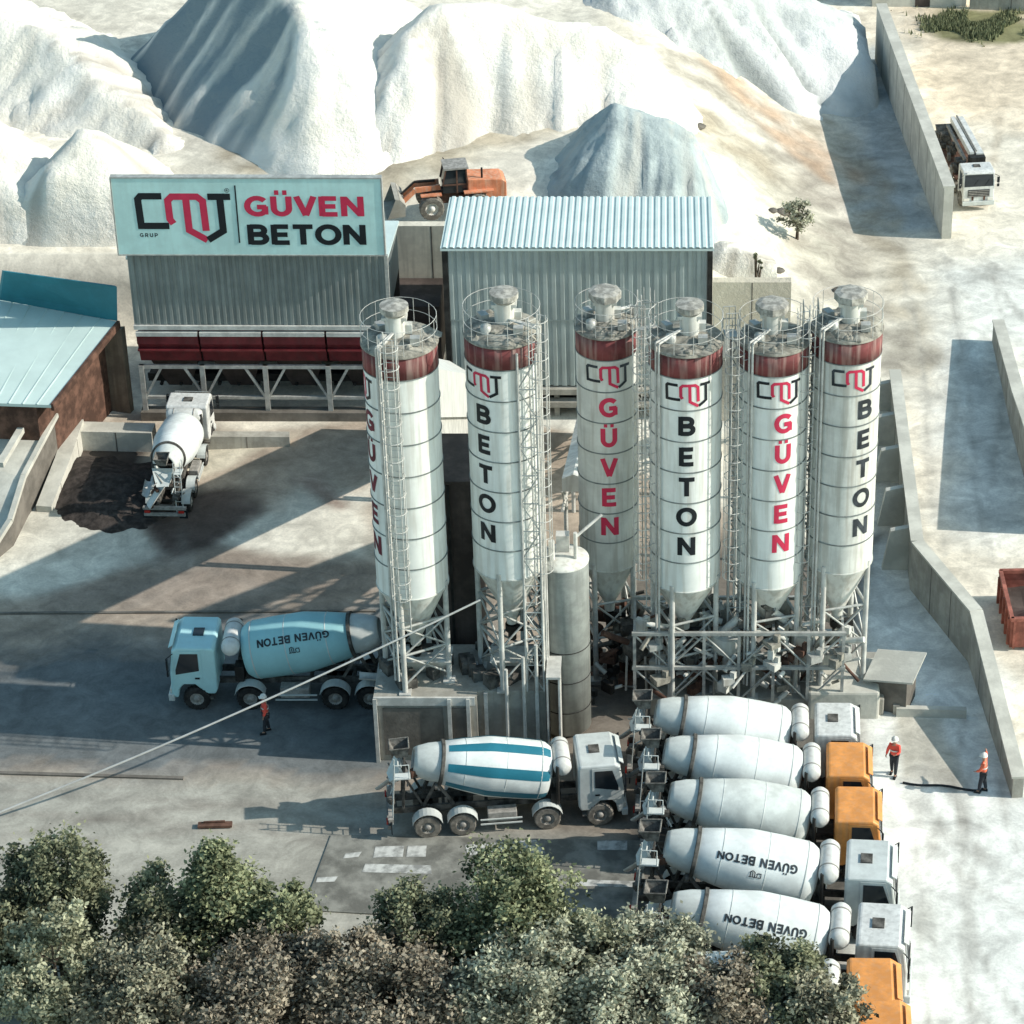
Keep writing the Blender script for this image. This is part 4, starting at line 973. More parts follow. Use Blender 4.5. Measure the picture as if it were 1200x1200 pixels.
def cab(t, m, x0=3.0, L_=1.82, wd=2.26, zt=2.92):
    """forward-control cab; returns body"""
    X = lambda u: x0+u*L_; h = wd/2
    prof = [(X(0), .95), (X(0), zt-.12), (X(.05), zt), (X(.80), zt+.02), (X(.92), zt-.13), (X(.995), 1.75), (X(1.0), .62), (X(.86), .55), (X(.82), .98), (X(.72), 1.2), (X(.48), 1.2), (X(.36), .98), (X(.33), .75), (X(.05), .75)]
    mb = MB(); mb.prism([(a, -h, b_) for a, b_ in prof], (0, wd, 0)); body = mb.build('cab', M[m], t, bev=.07)
    # windscreen on the raked face
    a, b_ = Vector((X(.925), 0, zt-.22)), Vector((X(.99), 0, 1.84)); n = Vector((b_.z-a.z, 0, -(b_.x-a.x))).normalized()*-1
    n = Vector((abs(n.x), 0, abs(n.z)))*.018
    q = [a+n+Vector((0, s_*(h-.12), 0)) for s_ in (-1, 1)]+[b_+n+Vector((0, s_*(h-.08), 0)) for s_ in (1, -1)]
    mb = MB(); mb.add(q, [(0, 1, 2, 3)]); g_ = mb.build('windscreen', M['glass'], t)
    mb = MB()
    for s_ in (-1, 1): mb.cyl(b_+n*1.6+Vector((0, s_*.4, .02)), b_+n*1.6+Vector((-.06, s_*.4+.35, .5)), .012, n=4)
    mb.build('wiper', M['black'], g_)
    mb = MB(); mb.beam((X(.9), 0, zt-.08), (X(1.02), 0, zt-.2), wd*.86, .04)
    mb = MB(); mb.prism([(X(.90), -h*.8, zt-.0), (X(1.0), -h*.8, zt-.12), (X(1.0), h*.8, zt-.12), (X(.90), h*.8, zt-.0)], (0, 0, .03)); mb.build('sun_visor', M[m], t)
    for s_ in (-1, 1):
        y = s_*(h+.008); mb = MB()
        pts = [(X(.30), 1.25), (X(.30), zt-.12), (X(.78), zt-.12), (X(.9), 1.95), (X(.93), 1.25)]
        mb.prism([(a, y, b_) for a, b_ in pts], (0, s_*.014, 0)); d = mb.build('door', M[m], t)
        mb = MB(); pts = [(X(.36), 1.88), (X(.36), zt-.24), (X(.74), zt-.24), (X(.865), 1.93), (X(.87), 1.70)]
        mb.prism([(a, y+s_*.016, b_) for a, b_ in pts], (0, s_*.01, 0)); mb.build('side_window', M['glass'], d)
        mb = MB(); mb.bb((X(.36), y+s_*.016, 1.5), (X(.46), y+s_*.05, 1.56)); mb.build('handle', M['black'], d)
        mb = MB(); mb.cyl((X(.9), s_*h, zt-.25), (X(1.02), s_*(h+.28), zt-.3), .02, n=5); mb.cyl((X(1.02), s_*(h+.28), zt-.3), (X(1.02), s_*(h+.28), 1.9), .02, n=5); mb.box((X(1.01), s_*(h+.24), zt-.6), (.07, .18, .42)); mb.box((X(1.01), s_*(h+.24), zt-1.02), (.07, .17, .2)); mb.build('mirror', M['black'], t)
        mb = MB(); mb.box((X(1.0)+.04, s_*(h-.28), .86), (.07, .38, .2)); mb.build('headlight', M['lamp'], t)
        mb = MB(); mb.bb((X(.08), s_*(h-.3), .5), (X(.3), s_*(h+.0), .56)); mb.bb((X(.08), s_*(h-.3), .8), (X(.3), s_*(h-.02), .86)); mb.build('step', M['chassis'], t)
    mb = MB(); mb.bb((X(1.0)-.1, -h-.02, .42), (X(1.0)+.14, h+.02, .74)); mb.build('bumper', M['cabgrey'], t, bev=.03)
    mb = MB(); mb.bb((X(1.0), -h+.35, 1.05), (X(1.0)+.035, h-.35, 1.6)); gr = mb.build('grille', M['black'], t)
    mb = MB()
    for k in range(4): mb.bb((X(1.0)+.036, -h+.38, 1.1+k*.13), (X(1.0)+.06, h-.38, 1.15+k*.13))
    mb.build('grille_bars', M['rim'], gr)
    mb = MB(); mb.box((X(.4), 0, zt+.04), (.42, .5, .05)); mb.build('roof_hatch', M['glass' if m == 'cabteal' else 'chassis'], t)
    return body
def mixer(label, cabm, drumm, stripes=False, words=False, tyre='tyre'):
    t = empty('mixer_truck', (0, 0, 0), 0, label, 'mixer truck', 'concrete mixer trucks in the yard')
    mb = MB()
    for s_ in (-1, 1): mb.bb((-4.3, s_*.36, .82), (4.9, s_*.46, 1.1))
    for x in (-4.2, -2.3, -.6, .6, 2.2, 4.1): mb.bb((x-.06, -.36, .86), (x+.06, .36, 1.05))
    for x in (-2.95, -1.6, 1.75, 3.85): mb.cyl((x, -.95, .52), (x, .95, .52), .1, n=8)
    mb.build('chassis', M['chassis'], t)
    cab(t, cabm)
    for x in (3.85, 1.75):
        for s_ in (-1, 1): wheel(t, x, s_*1.02, .52, .3, tyre)
    for x in (-1.6, -2.98):
        for s_ in (-1, 1): wheel(t, x, s_*1.02, .52, .28, tyre, dual=True)
    for x in (-1.6, -2.98, 1.75):
        for s_ in (-1, 1):
            mb = MB(); pts = [(x+.62*math.cos(R(a)), .56+.62*math.sin(R(a))) for a in range(15, 166, 15)]
            for (a, b_), (c, d) in zip(pts, pts[1:]): mb.prism([(a, s_*.72, b_), (c, s_*.72, d), (c, s_*1.2, d), (a, s_*1.2, b_)], (0, 0, .025))
            mb.build('mudguard', M['cabgrey'], t)
    a = Vector((2.0, 0, 2.02)); ax = Vector((-5.45, 0, 1.02)).normalized()
    P = [(0, -.02), (.55, .0), (.98, .12), (1.13, .34), (1.17, .5), (1.2, 1.4), (1.2, 2.4), (1.19, 2.6), (1.02, 3.6), (.86, 4.4), (.84, 4.42)]
    mb = MB(); mb.lathe(P, org=a, axis=ax, n=56); dr = mb.build('drum', M[drumm], t)
    mb = MB(); mb.lathe([(.84, 4.4), (.74, 4.95), (.60, 5.35), (.52, 5.5), (.45, 5.5), (.42, 5.2)], org=a, axis=ax, n=40); mb.build('drum_neck', M['drumdusty'], dr)
    mb = MB(); mb.lathe([(.83, 4.32), (.93, 4.34), (.93, 4.46), (.83, 4.48)], org=a, axis=ax, n=48, smooth=False); mb.build('roller_ring', M['chassis'], dr)
    mb = MB(); mb.lathe([(1.175, .49), (1.185, .5), (1.185, .53), (1.175, .54)], org=a, axis=ax, n=48); mb.lathe([(1.2, 1.88), (1.207, 1.885), (1.207, 1.915), (1.2, 1.92)], org=a, axis=ax, n=48); mb.lathe([(1.04, 3.5), (1.045, 3.51), (1.035, 3.54), (1.03, 3.54)], org=a, axis=ax, n=48); mb.build('weld_seam', M['drumdusty'], dr)
    if stripes:
        q = ax.to_track_quat('Z', 'Y').to_matrix()
        for ang in [k*360/7 for k in range(7)]:
            mb = MB(); PP = [(1.06, .18), (1.13, .34), (1.17, .5), (1.19, .9), (1.2, 1.4), (1.2, 2.4), (1.19, 2.6), (1.11, 3.08), (1.02, 3.6), (.9, 4.2)]
            n = 6; vs = []
            for r_, h_ in PP:
                for i in range(n+1):
                    th = R(ang+24+20*i/n-10); vs.append(a+q @ Vector(((r_+.012)*math.cos(th), (r_+.012)*math.sin(th), h_)))
            mb.add(vs, [(j*(n+1)+i, j*(n+1)+i+1, (j+1)*(n+1)+i+1, (j+1)*(n+1)+i) for j in range(len(PP)-1) for i in range(n)], True)
            mb.build('stripe', M['bluestripe'], dr)
    if words:
        q = ax.to_track_quat('Z', 'Y').to_matrix(); e1, e2 = q.col[0], q.col[1]
        def radius(h):
            for (r0, h0), (r1, h1) in zip(P, P[1:]):
                if h0 <= h <= h1: return r0+(r1-r0)*(h-h0)/(h1-h0)
            return 1
        # drum side that faces the camera; text runs upside down as in the photo
        side = words
        up = Vector((0, side, 0)); up = (up-ax*up.dot(ax)).normalized(); vt = ax.cross(up); 
        if vt.z < 0: vt = -vt
        def dm(h0, ang0, s_, wdt, flip):
            def f(u, v, k):
                h = h0+(u-wdt/2)*s_*flip; th = R(ang0)-v*s_/1.15; rr = radius(h)+.014+k
                return a+ax*h+(up*math.cos(th)+vt*math.sin(th))*rr
            return f
        flip = 1 if side > 0 else -1
        flip = -flip
        # upside-down: letter tops point down the drum side
        st, wd = text_strokes('GÜVEN BETON'); word_objs('GÜVEN BETON', dm(2.25, 50, .30, wd, -1 if side > 0 else 1), .22, 'letter', M['lettergrey'], dr)
        mb = MB(); lay(mb, LOGO_BLACK+LOGO_RED, dm(2.25, 28, .26, 1.69, -1 if side > 0 else 1), .13); mb.build('drum_emblem', M['lettergrey'], dr)
    # supports
    mb = MB()
    for s_ in (-1, 1):
        mb.beam((1.9, s_*.42, 1.1), (1.95, s_*.3, 1.75), .12); mb.beam((2.15, s_*.42, 1.1), (2.05, s_*.3, 1.75), .1)
        mb.beam((-1.9, s_*.46, 1.1), (-2.5, s_*.62, 2.25), .12); mb.beam((-3.1, s_*.46, 1.1), (-2.6, s_*.62, 2.25), .12)
        mb.beam((-3.9, s_*.5, 1.1), (-3.75, s_*.55, 3.3), .09); mb.beam((-3.1, s_*.46, 1.1), (-3.75, s_*.55, 2.6), .08); mb.cyl((-2.5, s_*.66, 2.2), (-2.62, s_*.66, 2.2), .16, n=10)
    mb.box((2.05, 0, 1.8), (.35, .7, .35)); mb.beam((-3.75, -.55, 3.25), (-3.75, .55, 3.25), .08); mb.build('drum_support', M['chassis'], t)
    mb = MB(); mb.lathe([(0, -1.0), (.26, -.96), (.36, -.8), (.36, .8), (.26, .96), (0, 1.0)], org=(2.42, 0, 2.72), axis=(0, 1, 0), n=24); tk = mb.build('water_tank', M['white'], t)
    mb = MB()
    for y in (-.55, .55): mb.lathe([(.365, y-.03), (.375, y-.03), (.375, y+.03), (.365, y+.03)], org=(2.42, 0, 2.72), axis=(0, 1, 0), n=24)
    mb.build('strap', M['rim'], tk)
    mb = MB(); mb.box((2.14, .6, 1.5), (.35, .5, .7)); mb.box((2.12, -.75, 1.35), (.4, .4, .5)); mb.cyl((2.2, -.95, 1.1), (2.2, -.95, 2.9), .07, n=8); mb.build('pump_unit', M['darkmetal'], t)
    for s_ in (-1, 1):
        mb = MB(); mb.bb((-.6, s_*.62, .55), (.55, s_*1.12, 1.0)); mb.build('tool_box', M['rim'], t, bev=.03)
        mb = MB(); mb.beam((-.9, s_*1.16, .72), (.75, s_*1.16, .72), .05); mb.beam((-.9, s_*1.16, .5), (.75, s_*1.16, .5), .05); mb.build('side_guard', M['cabgrey'], t)
    # hopper, chutes, ladder
    mb = MB(); c = (-3.95, 0, 3.62)
    mb.prism([(-4.30, -.36, 3.86), (-3.55, -.36, 3.9), (-3.6, -.26, 3.4), (-4.05, -.22, 3.35)], (0, .02, 0)); mb.prism([(-4.30, .36, 3.86), (-3.55, .36, 3.9), (-3.6, .26, 3.4), (-4.05, .22, 3.35)], (0, -.02, 0))
    mb.add([(-4.30, -.36, 3.86), (-4.30, .36, 3.86), (-4.05, .22, 3.35), (-4.05, -.22, 3.35)], [(0, 1, 2, 3)]); mb.add([(-3.55, -.36, 3.9), (-3.55, .36, 3.9), (-3.6, .26, 3.4), (-3.6, -.26, 3.4)], [(0, 1, 2, 3)])
    mb.tube([(-4.30, -.36, 3.86), (-4.30, .36, 3.86), (-3.55, .36, 3.9), (-3.55, -.36, 3.9)], .035, 5, True); mb.build('charging_hopper', M['hopperdirt'], t)
    mb = MB(); mb.prism([(-3.9, -.55, 3.1), (-3.75, -.5, 2.6), (-4.25, -.3, 2.2), (-4.35, .3, 2.2), (-3.75, .5, 2.6), (-3.9, .55, 3.1)], (-.12, 0, .1)); 
    mb.build('discharge_funnel', M['rust' if drumm == 'drumdusty' else 'cabgrey'], t)
    def chute(a_, b_, w_, nm):
        a_, b_ = Vector(a_), Vector(b_); d = b_-a_; q_ = Vector((-d.y, d.x, 0)).normalized(); m_ = MB(); n = 8; vs = []
        for p in (a_, b_):
            for r_ in (w_, w_*.92):
                for i in range(n+1):
                    th = math.pi*i/n; vs.append(p+q_*r_*math.cos(th)-Vector((0, 0, 1))*r_*math.sin(th)*.75)
        k = n+1
        m_.add(vs, [(i, i+1, 2*k+i+1, 2*k+i) for i in range(n)]+[(k+i, k+i+1, 3*k+i+1, 3*k+i) for i in range(n)]+[(i, i+1, k+i+1, k+i) for i in range(n)]+[(2*k+i, 2*k+i+1, 3*k+i+1, 3*k+i) for i in range(n)])
        m_.build(nm, M['white'], t)
    chute((-4.2, 0, 2.35), (-4.75, .75, 1.35), .26, 'swing_chute'); chute((-3.9, 1.05, 1.5), (-2.6, 1.1, 1.65), .22, 'spare_chute')
    mb = MB()
    for y in (-.62, -.98):
        mb.cyl((-4.35, y, .7), (-4.15, y, 3.6), .025, n=5)
    for k in range(10): mb.cyl((-4.35+.02*k, -.62, .75+k*.29), (-4.35+.02*k, -.98, .75+k*.29), .018, n=5)
    mb.tube([(-4.15, -.98, 3.55), (-3.6, -.98, 3.55), (-3.6, -.98, 2.9), (-4.2, -.98, 2.9)], .022, 5); mb.box((-3.85, -.8, 2.88), (.6, .4, .04)); mb.build('ladder', M['cabgrey'], t)
    rg_ = random.Random(len(label))
    for k in range(14):
        p = Vector((rg_.uniform(-4.5, -3.3), rg_.uniform(-.95, .95), rg_.uniform(1.1, 2.9))); mb = MB()
        if k % 2: mb.cyl(p, p+Vector((rg_.uniform(-.3, .3), rg_.uniform(-.5, .5), rg_.uniform(-.6, .6))), .035, n=6)
        else: mb.box(p, (rg_.uniform(.12, .4), rg_.uniform(.12, .35), rg_.uniform(.12, .35)), rz=rg_.uniform(0, 3))
        mb.build('rear_fitting', M[('chassis', 'rim', 'rust', 'cabgrey')[k % 4]], t)
    mb = MB(); mb.bb((-4.55, -1.1, .55), (-4.42, 1.1, .72)); mb.bb((-4.5, -1.15, .9), (-4.3, 1.15, 1.05)); mb.build('rear_bumper', M['rim'], t)
    for s_ in (-1, 1): mb = MB(); mb.box((-4.56, s_*.9, .82), (.06, .3, .12)); mb.build('tail_light', M['redlamp'], t)
    mb = MB(); mb.bb((-4.42, -1.2, .35), (-4.38, -.75, .95)); mb.bb((-4.42, .75, .35), (-4.38, 1.2, .95)); mb.build('mud_flap', M['black'], t)
    return t
def place(t, px, py, deg, s_=1.0):
    g = G(px, py); t.location = g; t.rotation_euler.z = R(deg); t.scale = (s_, s_, s_); return t
p0 = mixer('mixer truck with bold blue stripes along its drum, driving past the mixer block', 'cabgrey', 'drumwhite', stripes=True, tyre='dustytyre')
place(p0, 588, 955, 7, .94)
p1 = mixer('pale teal mixer truck in shadow facing left behind the worker in red', 'cabteal', 'drumteal', words=1)
place(p1, 350, 812, 180)
pw = mixer('white cab truck with drum lettering directly above the hidden orange cab trucks', 'cabwhite', 'drumwhite', words=-1)
place(pw, 900, 1150, -6)
pp = mixer('topmost mixer truck of the parked row, white cab, half under the silo platform', 'cabwhite', 'drumwhite'); place(pp, 866, 908, -2, .94)
row = [(pp, 878, 955, -2.5, 'caborange', 'upper orange cab mixer truck, second from the top of the parked row'),
       (pp, 886, 1008, -3, 'caborange', 'lower of the two adjoining orange cab mixer trucks in the parked row'),
       (pw, 890, 1075, -5, 'cabgrey', 'white cab mixer truck with a roof hatch just below the two orange cabs')]
for src, px, py, dg, cm, lab in row:
    c = copy_tree(src, None, {'cab_white': M[cm]} if cm != 'caborange' else {'cab_white': M[cm], 'drum_white': M['drumdusty'] if py > 980 else M['drumwhite']}, skip=('roof_hatch',) if cm == 'caborange' else ()); c['label'] = lab; place(c, px, py, dg, .94 if src is pp else 1)
c = copy_tree(pp, None, {'cab_white': M['caborange']}, skip=('roof_hatch', 'mirror')); c['label'] = 'orange cab mixer truck mostly hidden by shrubs at the bottom of the row'; place(c, 886, 1222, -2)
c = copy_tree(pp, None, {'cab_white': M['caborange']}, skip=('roof_hatch', 'mirror')); c['label'] = 'orange cab mixer truck cut by the bottom edge of the picture'; place(c, 894, 1272, -2)
c = copy_tree(pp, None, {'paint': M['white']}); c['label'] = 'all white mixer truck seen from behind under the maroon bins'; place(c, 212, 563, 88, .82)

# ------------------------------------------------------------------ pump truck at top right
t = empty('pump_truck', G(1129, 212), R(-83), 'dusty white concrete pump truck with a folded boom beside the long wall', 'pump truck'); t.scale = (.74,)*3
cab(t, 'cabwhite')
mb = MB()
for s_ in (-1, 1): mb.bb((-5.2, s_*.36, .8), (4.9, s_*.48, 1.12))
mb.bb((-5.2, -1.1, 1.12), (2.1, 1.1, 1.3)); mb.build('chassis', M['rust'], t)
for x in (3.8, 1.7, -2.4, -3.8):
    for s_ in (-1, 1): wheel(t, x, s_*1.02, .52, .3, 'dustytyre')
mb = MB(); mb.beam((1.5, .75, 2.6), (-5.6, .75, 2.3), .55, .5); mb.build('boom_section', M['cabwhite'], t)
mb = MB(); mb.beam((1.4, .18, 2.7), (-5.4, .18, 2.45), .3, .42); mb.build('boom_section', M['cabwhite'], t)
mb = MB(); mb.beam((1.2, -.25, 2.2), (-5.0, -.25, 2.1), .2, .3); mb.cyl((1.3, .5, 2.95), (-5.4, .5, 2.7), .07, n=8); mb.build('delivery_pipe', M['rim'], t)
mb = MB(); mb.cyl((1.6, .2, 1.3), (1.6, .2, 2.7), .36, n=16); mb.box((1.7, .5, 2.5), (.6, 1.1, .5)); mb.build('turret', M['darkmetal'], t)
mb = MB(); mb.box((-5.0, 0, 1.5), (1.2, 1.7, .9), taper=(1.2, 1.2)); mb.build('hopper', M['chassis'], t)
mb = MB()
for k in range(26): mb.box((rnd.uniform(-4.6, 1.4), rnd.uniform(-1.1, -.3), 1.5+rnd.uniform(0, .4)), (rnd.uniform(.2, .8), rnd.uniform(.15, .5), rnd.uniform(.2, .7)))
mb.build('side_equipment', M['chassis'], t)
for s_ in (-1, 1): mb = MB(); mb.box((1.0, s_*1.15, 1.1), (.3, .25, 1.3)); mb.cyl((1.0, s_*1.15, .1), (1.0, s_*1.15, .6), .08, n=8); mb.build('outrigger', M['rim'], t)

# ------------------------------------------------------------------ wheel loader
t = empty('wheel_loader', G(532, 246, 5.4), R(191), 'orange wheel loader with a raised cab on the bank between the two sheds', 'wheel loader'); t.scale = (.72,)*3
for x, st_ in ((1.6, 0), (-1.5, 0)):
    for s_ in (-1, 1): wheel(t, x, s_*1.05, .82, .62, 'dustytyre', 'lamp')
mb = MB(); mb.prism([(-3.5, -.85, 1.1), (-3.5, -.85, 2.15), (-3.2, -.85, 2.4), (-.9, -.85, 2.55), (-.9, -.85, 1.1)], (0, 1.7, 0)); b_ = mb.build('engine_cover', M['loader'], t, bev=.06)
mb = MB()
for k in range(6): mb.bb((-3.52, -.7+k*.24, 1.35), (-3.505, -.56+k*.24, 2.1))
mb.build('grille', M['black'], b_)
mb = MB(); mb.bb((-2.6, -1.3, 1.72), (-.6, -.86, 1.8)); mb.bb((-2.6, .86, 1.72), (-.6, 1.3, 1.8)); mb.bb((.9, -1.3, 1.72), (2.3, -.9, 1.8)); mb.bb((.9, .9, 1.72), (2.3, 1.3, 1.8)); mb.build('mudguard', M['loader'], t)
mb = MB(); mb.prism([(-.9, -.7, 1.6), (-.85, -.7, 3.3), (.5, -.7, 3.3), (.75, -.7, 2.2), (.75, -.7, 1.6)], (0, 1.4, 0)); cb = mb.build('cab', M['glass'], t)
mb = MB()
for s_ in (-1, 1):
    for a, c in (((-.88, 1.6), (-.84, 3.3)), ((.52, 3.3), (.77, 2.2)), ((-.2, 1.6), (-.2, 3.3)), ((-.88, 2.2), (.77, 2.2))): mb.beam((a[0], s_*.72, a[1]), (c[0], s_*.72, c[1]), .09)
SPLIT['cab_frame'] = 0; mb.build('cab_frame', M['rust'], cb)
mb = MB(); mb.bb((-1.0, -.8, 3.3), (.65, .8, 3.42)); mb.build('cab_roof', M['rim'], cb)
mb = MB(); mb.box((.9, 0, 1.2), (2.4, .8, .9)); mb.box((-1.2, 0, 1.0), (2.2, .9, .6)); mb.build('frame', M['rust'], t)
mb = MB()
for s_ in (-1, 1): mb.beam((.9, s_*.45, 2.0), (2.6, s_*.45, 1.9), .16, .35); mb.beam((2.6, s_*.45, 1.9), (3.6, s_*.45, 1.0), .16, .32)
mb.build('lift_arm', M['loader'], t)
mb = MB(); mb.beam((1.2, 0, 2.3), (2.6, 0, 2.3), .14); mb.beam((2.6, 0, 2.3), (3.5, 0, 1.5), .12); mb.cyl((-1.9, .55, 2.4), (-1.9, .55, 3.2), .07, n=8); mb.cyl((.2, -.9, 3.0), (.5, -1.1, 3.4), .04, n=6); mb.build('linkage', M['darkmetal'], t)
mb = MB(); pr = [(3.4, .5), (3.35, 1.3), (3.7, 1.7), (4.0, 1.75)]; pr2 = [(3.4, .5), (4.6, .35)]
for (a, b1), (c, d) in list(zip(pr, pr[1:]))+list(zip(pr2, pr2[1:])): mb.prism([(a, -1.35, b1), (c, -1.35, d), (c, 1.35, d), (a, 1.35, b1)], (.05, 0, .03))
for s_ in (-1, 1): mb.prism([(3.4, s_*1.35, .5), (3.35, s_*1.35, 1.3), (3.7, s_*1.35, 1.7), (4.0, s_*1.35, 1.75), (4.6, s_*1.35, .35)], (0, .04, 0))
mb.build('bucket', M['conc'], t)

# ------------------------------------------------------------------ people
def skin_obj(name, nodes, edges, m, parent=None, sub=2, root=0):
    me = bpy.data.meshes.new(name); me.from_pydata([n[0] for n in nodes], edges, []); me.update()
    o = bpy.data.objects.new(name, me); COL.objects.link(o); me.materials.append(m)
    md = o.modifiers.new('skin', 'SKIN'); md.use_smooth_shade = True
    sv = me.skin_vertices[0].data if me.skin_vertices else None
    if sv is None:
        b = bmesh.new(); b.from_mesh(me); b.verts.layers.skin.verify(); b.to_mesh(me); b.free(); sv = me.skin_vertices[0].data
    for i, n in enumerate(nodes): sv[i].radius = n[1] if isinstance(n[1], tuple) else (n[1], n[1]); sv[i].use_root = (i == root)
    s2 = o.modifiers.new('sub', 'SUBSURF'); s2.levels = sub; s2.render_levels = sub
    if parent: o.parent = parent
    return o
def person(loc, rz, vest, label, la=None, ra=None, lf=.12, rf=-.12):
    """figure facing +X locally; la/ra: hand positions"""
    t = empty('person', loc, rz, label, 'person')
    la = la or ((.06, .26, 1.18), (.16, .30, .93)); ra = ra or ((.02, -.26, 1.18), (.10, -.30, .92))
    J = [((0, 0, .95), (.13, .16)), ((0, 0, 1.12), (.11, .14)), ((.0, 0, 1.34), (.12, .18)), ((.0, 0, 1.46), (.075, .10)), ((.015, 0, 1.54), .055), ((.03, 0, 1.62), (.085, .075)), ((.03, 0, 1.70), (.085, .075)),
         ((0, .17, 1.41), .062), ((*la[0],), .047), ((*la[1],), .034), ((0, -.17, 1.41), .062), ((*ra[0],), .047), ((*ra[1],), .034),
         ((0, .09, .88), .095), ((lf*.5+.02, .10, .50), .066), ((lf, .10, .10), .045), ((lf+.14, .11, .045), .04),
         ((0, -.09, .88), .095), ((rf*.5+.02, -.10, .50), .066), ((rf, -.10, .10), .045), ((rf+.14, -.11, .045), .04)]
    E = [(0, 1), (1, 2), (2, 3), (3, 4), (4, 5), (5, 6), (2, 7), (7, 8), (8, 9), (2, 10), (10, 11), (11, 12), (0, 13), (13, 14), (14, 15), (15, 16), (0, 17), (17, 18), (18, 19), (19, 20)]
    body = skin_obj('body', J, E, M['skin'], t)
    def grow(idx, k, extra=0): return [(J[i][0], tuple(r*k+extra for r in (J[i][1] if isinstance(J[i][1], tuple) else (J[i][1],)*2))) for i in idx]
    jk = [0, 1, 2, 7, 8, 10, 11]; mp_ = {a: i for i, a in enumerate(jk)}
    nn = grow(jk, 1.12, .012); we = lambda a, b_, f: tuple(p+(q-p)*f for p, q in zip(a, b_))
    nn.append((we(J[8][0], J[9][0], .8), (.05, .05))); nn.append((we(J[11][0], J[12][0], .8), (.05, .05)))
    skin_obj('jacket', nn, [(0, 1), (1, 2), (2, 3), (3, 4), (2, 5), (5, 6), (4, 7), (6, 8)], M[vest], t)
    tr = [0, 13, 14, 15, 17, 18, 19]; nn = grow(tr, 1.1, .012); nn[0] = ((0, 0, .90), (.13, .17))
    skin_obj('trousers', nn, [(0, 1), (1, 2), (2, 3), (0, 4), (4, 5), (5, 6)], M['trouser'], t)
    for (fx, fy) in ((lf, .105), (rf, -.105)):
        mb = MB(); mb.box((fx+.06, fy, .05), (.28, .11, .10), taper=(.8, .8)); mb.build('boot', M['black'], t, bev=.02)
    mb = MB(); mb.lathe([(.145, 1.70), (.135, 1.71), (.125, 1.76), (.09, 1.81), (0, 1.835)], org=(.03, 0, 0), n=18); mb.box((.15, 0, 1.705), (.12, .18, .015)); mb.build('helmet', M['helmet'], t)
    mb = MB(); mb.box((.108, 0, 1.655), (.02, .1, .02)); mb.cyl((.10, 0, 1.66), (.135, 0, 1.625), .014, n=6); mb.build('face_features', M['skin'], t)
    mb = MB()
    for (e_, h_) in ((la[0], la[1]), (ra[0], ra[1])):
        e_, h_ = Vector(e_), Vector(h_); d = (h_-e_).normalized(); q = d.orthogonal().normalized()
        for k in range(4): p = h_+q*(k-1.5)*.02; mb.tube([p, p+d*.05, p+d*.075+d.cross(q)*.03], .010, 5)
        mb.cyl(h_, h_+q*.05+d*.03, .011, n=5)
    mb.build('fingers', M['skin'], t)
    mb = MB(); mb.lathe([(.185, 1.18), (.19, 1.18), (.19, 1.24), (.185, 1.24)], n=20); 
    for v in mb.v: v.x *= .8
    mb.build('reflective_strip', M['lamp'], t)
    return t
g = G(313, 858); person(g, R(200), 'vest', 'worker in red top and dark trousers walking beside the pale teal mixer truck')
g = G(1047, 908); person(g, R(250), 'vest', 'worker in red vest standing just right of the upper orange cab', la=((.12, .22, 1.2), (.28, .10, 1.15)))
g = G(1151, 928); person(g, R(165), 'vest2', 'worker in orange red clothes at far right with one arm stretched out', ra=((.0, -.42, 1.42), (.05, -.66, 1.5)), la=((.1, .25, 1.17), (.28, .2, 1.05)))
def curve_tube(name, pts, r, m, label, cat):
    o0 = Vector(pts[0]); mb = MB(); mb.tube([Vector(p)-o0 for p in pts], r, 8); o = mb.build(name, m); o.location = o0; tag(o, label, cat); return o
curve_tube('water_hose', [G(1058+i*9.2, 917+.9*i+1.2*math.sin(i*.9), .04) for i in range(11)], .045, M['black'], 'thin dark hose lying on the pale ground between two workers', 'hose')
# ------------------------------------------------------------------ open red skip at the right edge
g = G(1194, 762); t = empty('skip_container', (g.x, g.y, 0), R(2), 'open topped rusty red steel skip cut by the right edge', 'skip')
Ls, Ws, Hs = 3.6, 4.2, 1.5
mb = MB(); mb.bb((-.4, 0, .15), (Ws, .08, Hs)); mb.bb((-.4, Ls, .15), (Ws, Ls+.08, Hs)); mb.bb((-.4, .08, .15), (-.32, Ls, Hs)); mb.bb((Ws-.08, .08, .15), (Ws, Ls, Hs)); mb.bb((-.32, .08, .15), (Ws-.08, Ls, .25)); mb.build('shell', M['redbin'], t)
mb = MB()
for a, b_ in (((-.4, .04, Hs), (Ws, .04, Hs)), ((-.4, Ls, Hs), (Ws, Ls, Hs)), ((-.36, 0, Hs), (-.36, Ls, Hs)), ((Ws, 0, Hs), (Ws, Ls, Hs))): mb.beam(a, b_, .16)
for k in range(5): mb.bb((-.5, .2+k*.75, .15), (-.4, .32+k*.75, Hs-.09)); mb.bb((-.3+k*.85, -.08, .15), (-.2+k*.85, 0, Hs-.09))
mb.build('rim_frame', M['redbin'], t); mb = MB()
for v in (0,):
    n = 10
    for i in range(n):
        for j in range(n):
            x, y = -.3+(Ws-.25)*i/n, .1+(Ls-.1)*j/n; f = lambda x, y: .7+.4*noise.noise((x*.8, y*.8, 4))
            dx, dy = (Ws-.25)/n, (Ls-.1)/n; mb.add([(x, y, f(x, y)), (x+dx, y, f(x+dx, y)), (x+dx, y+dy, f(x+dx, y+dy)), (x, y+dy, f(x, y+dy))], [(0, 1, 2, 3)], True)
mb.build('load', M['brown'], t)
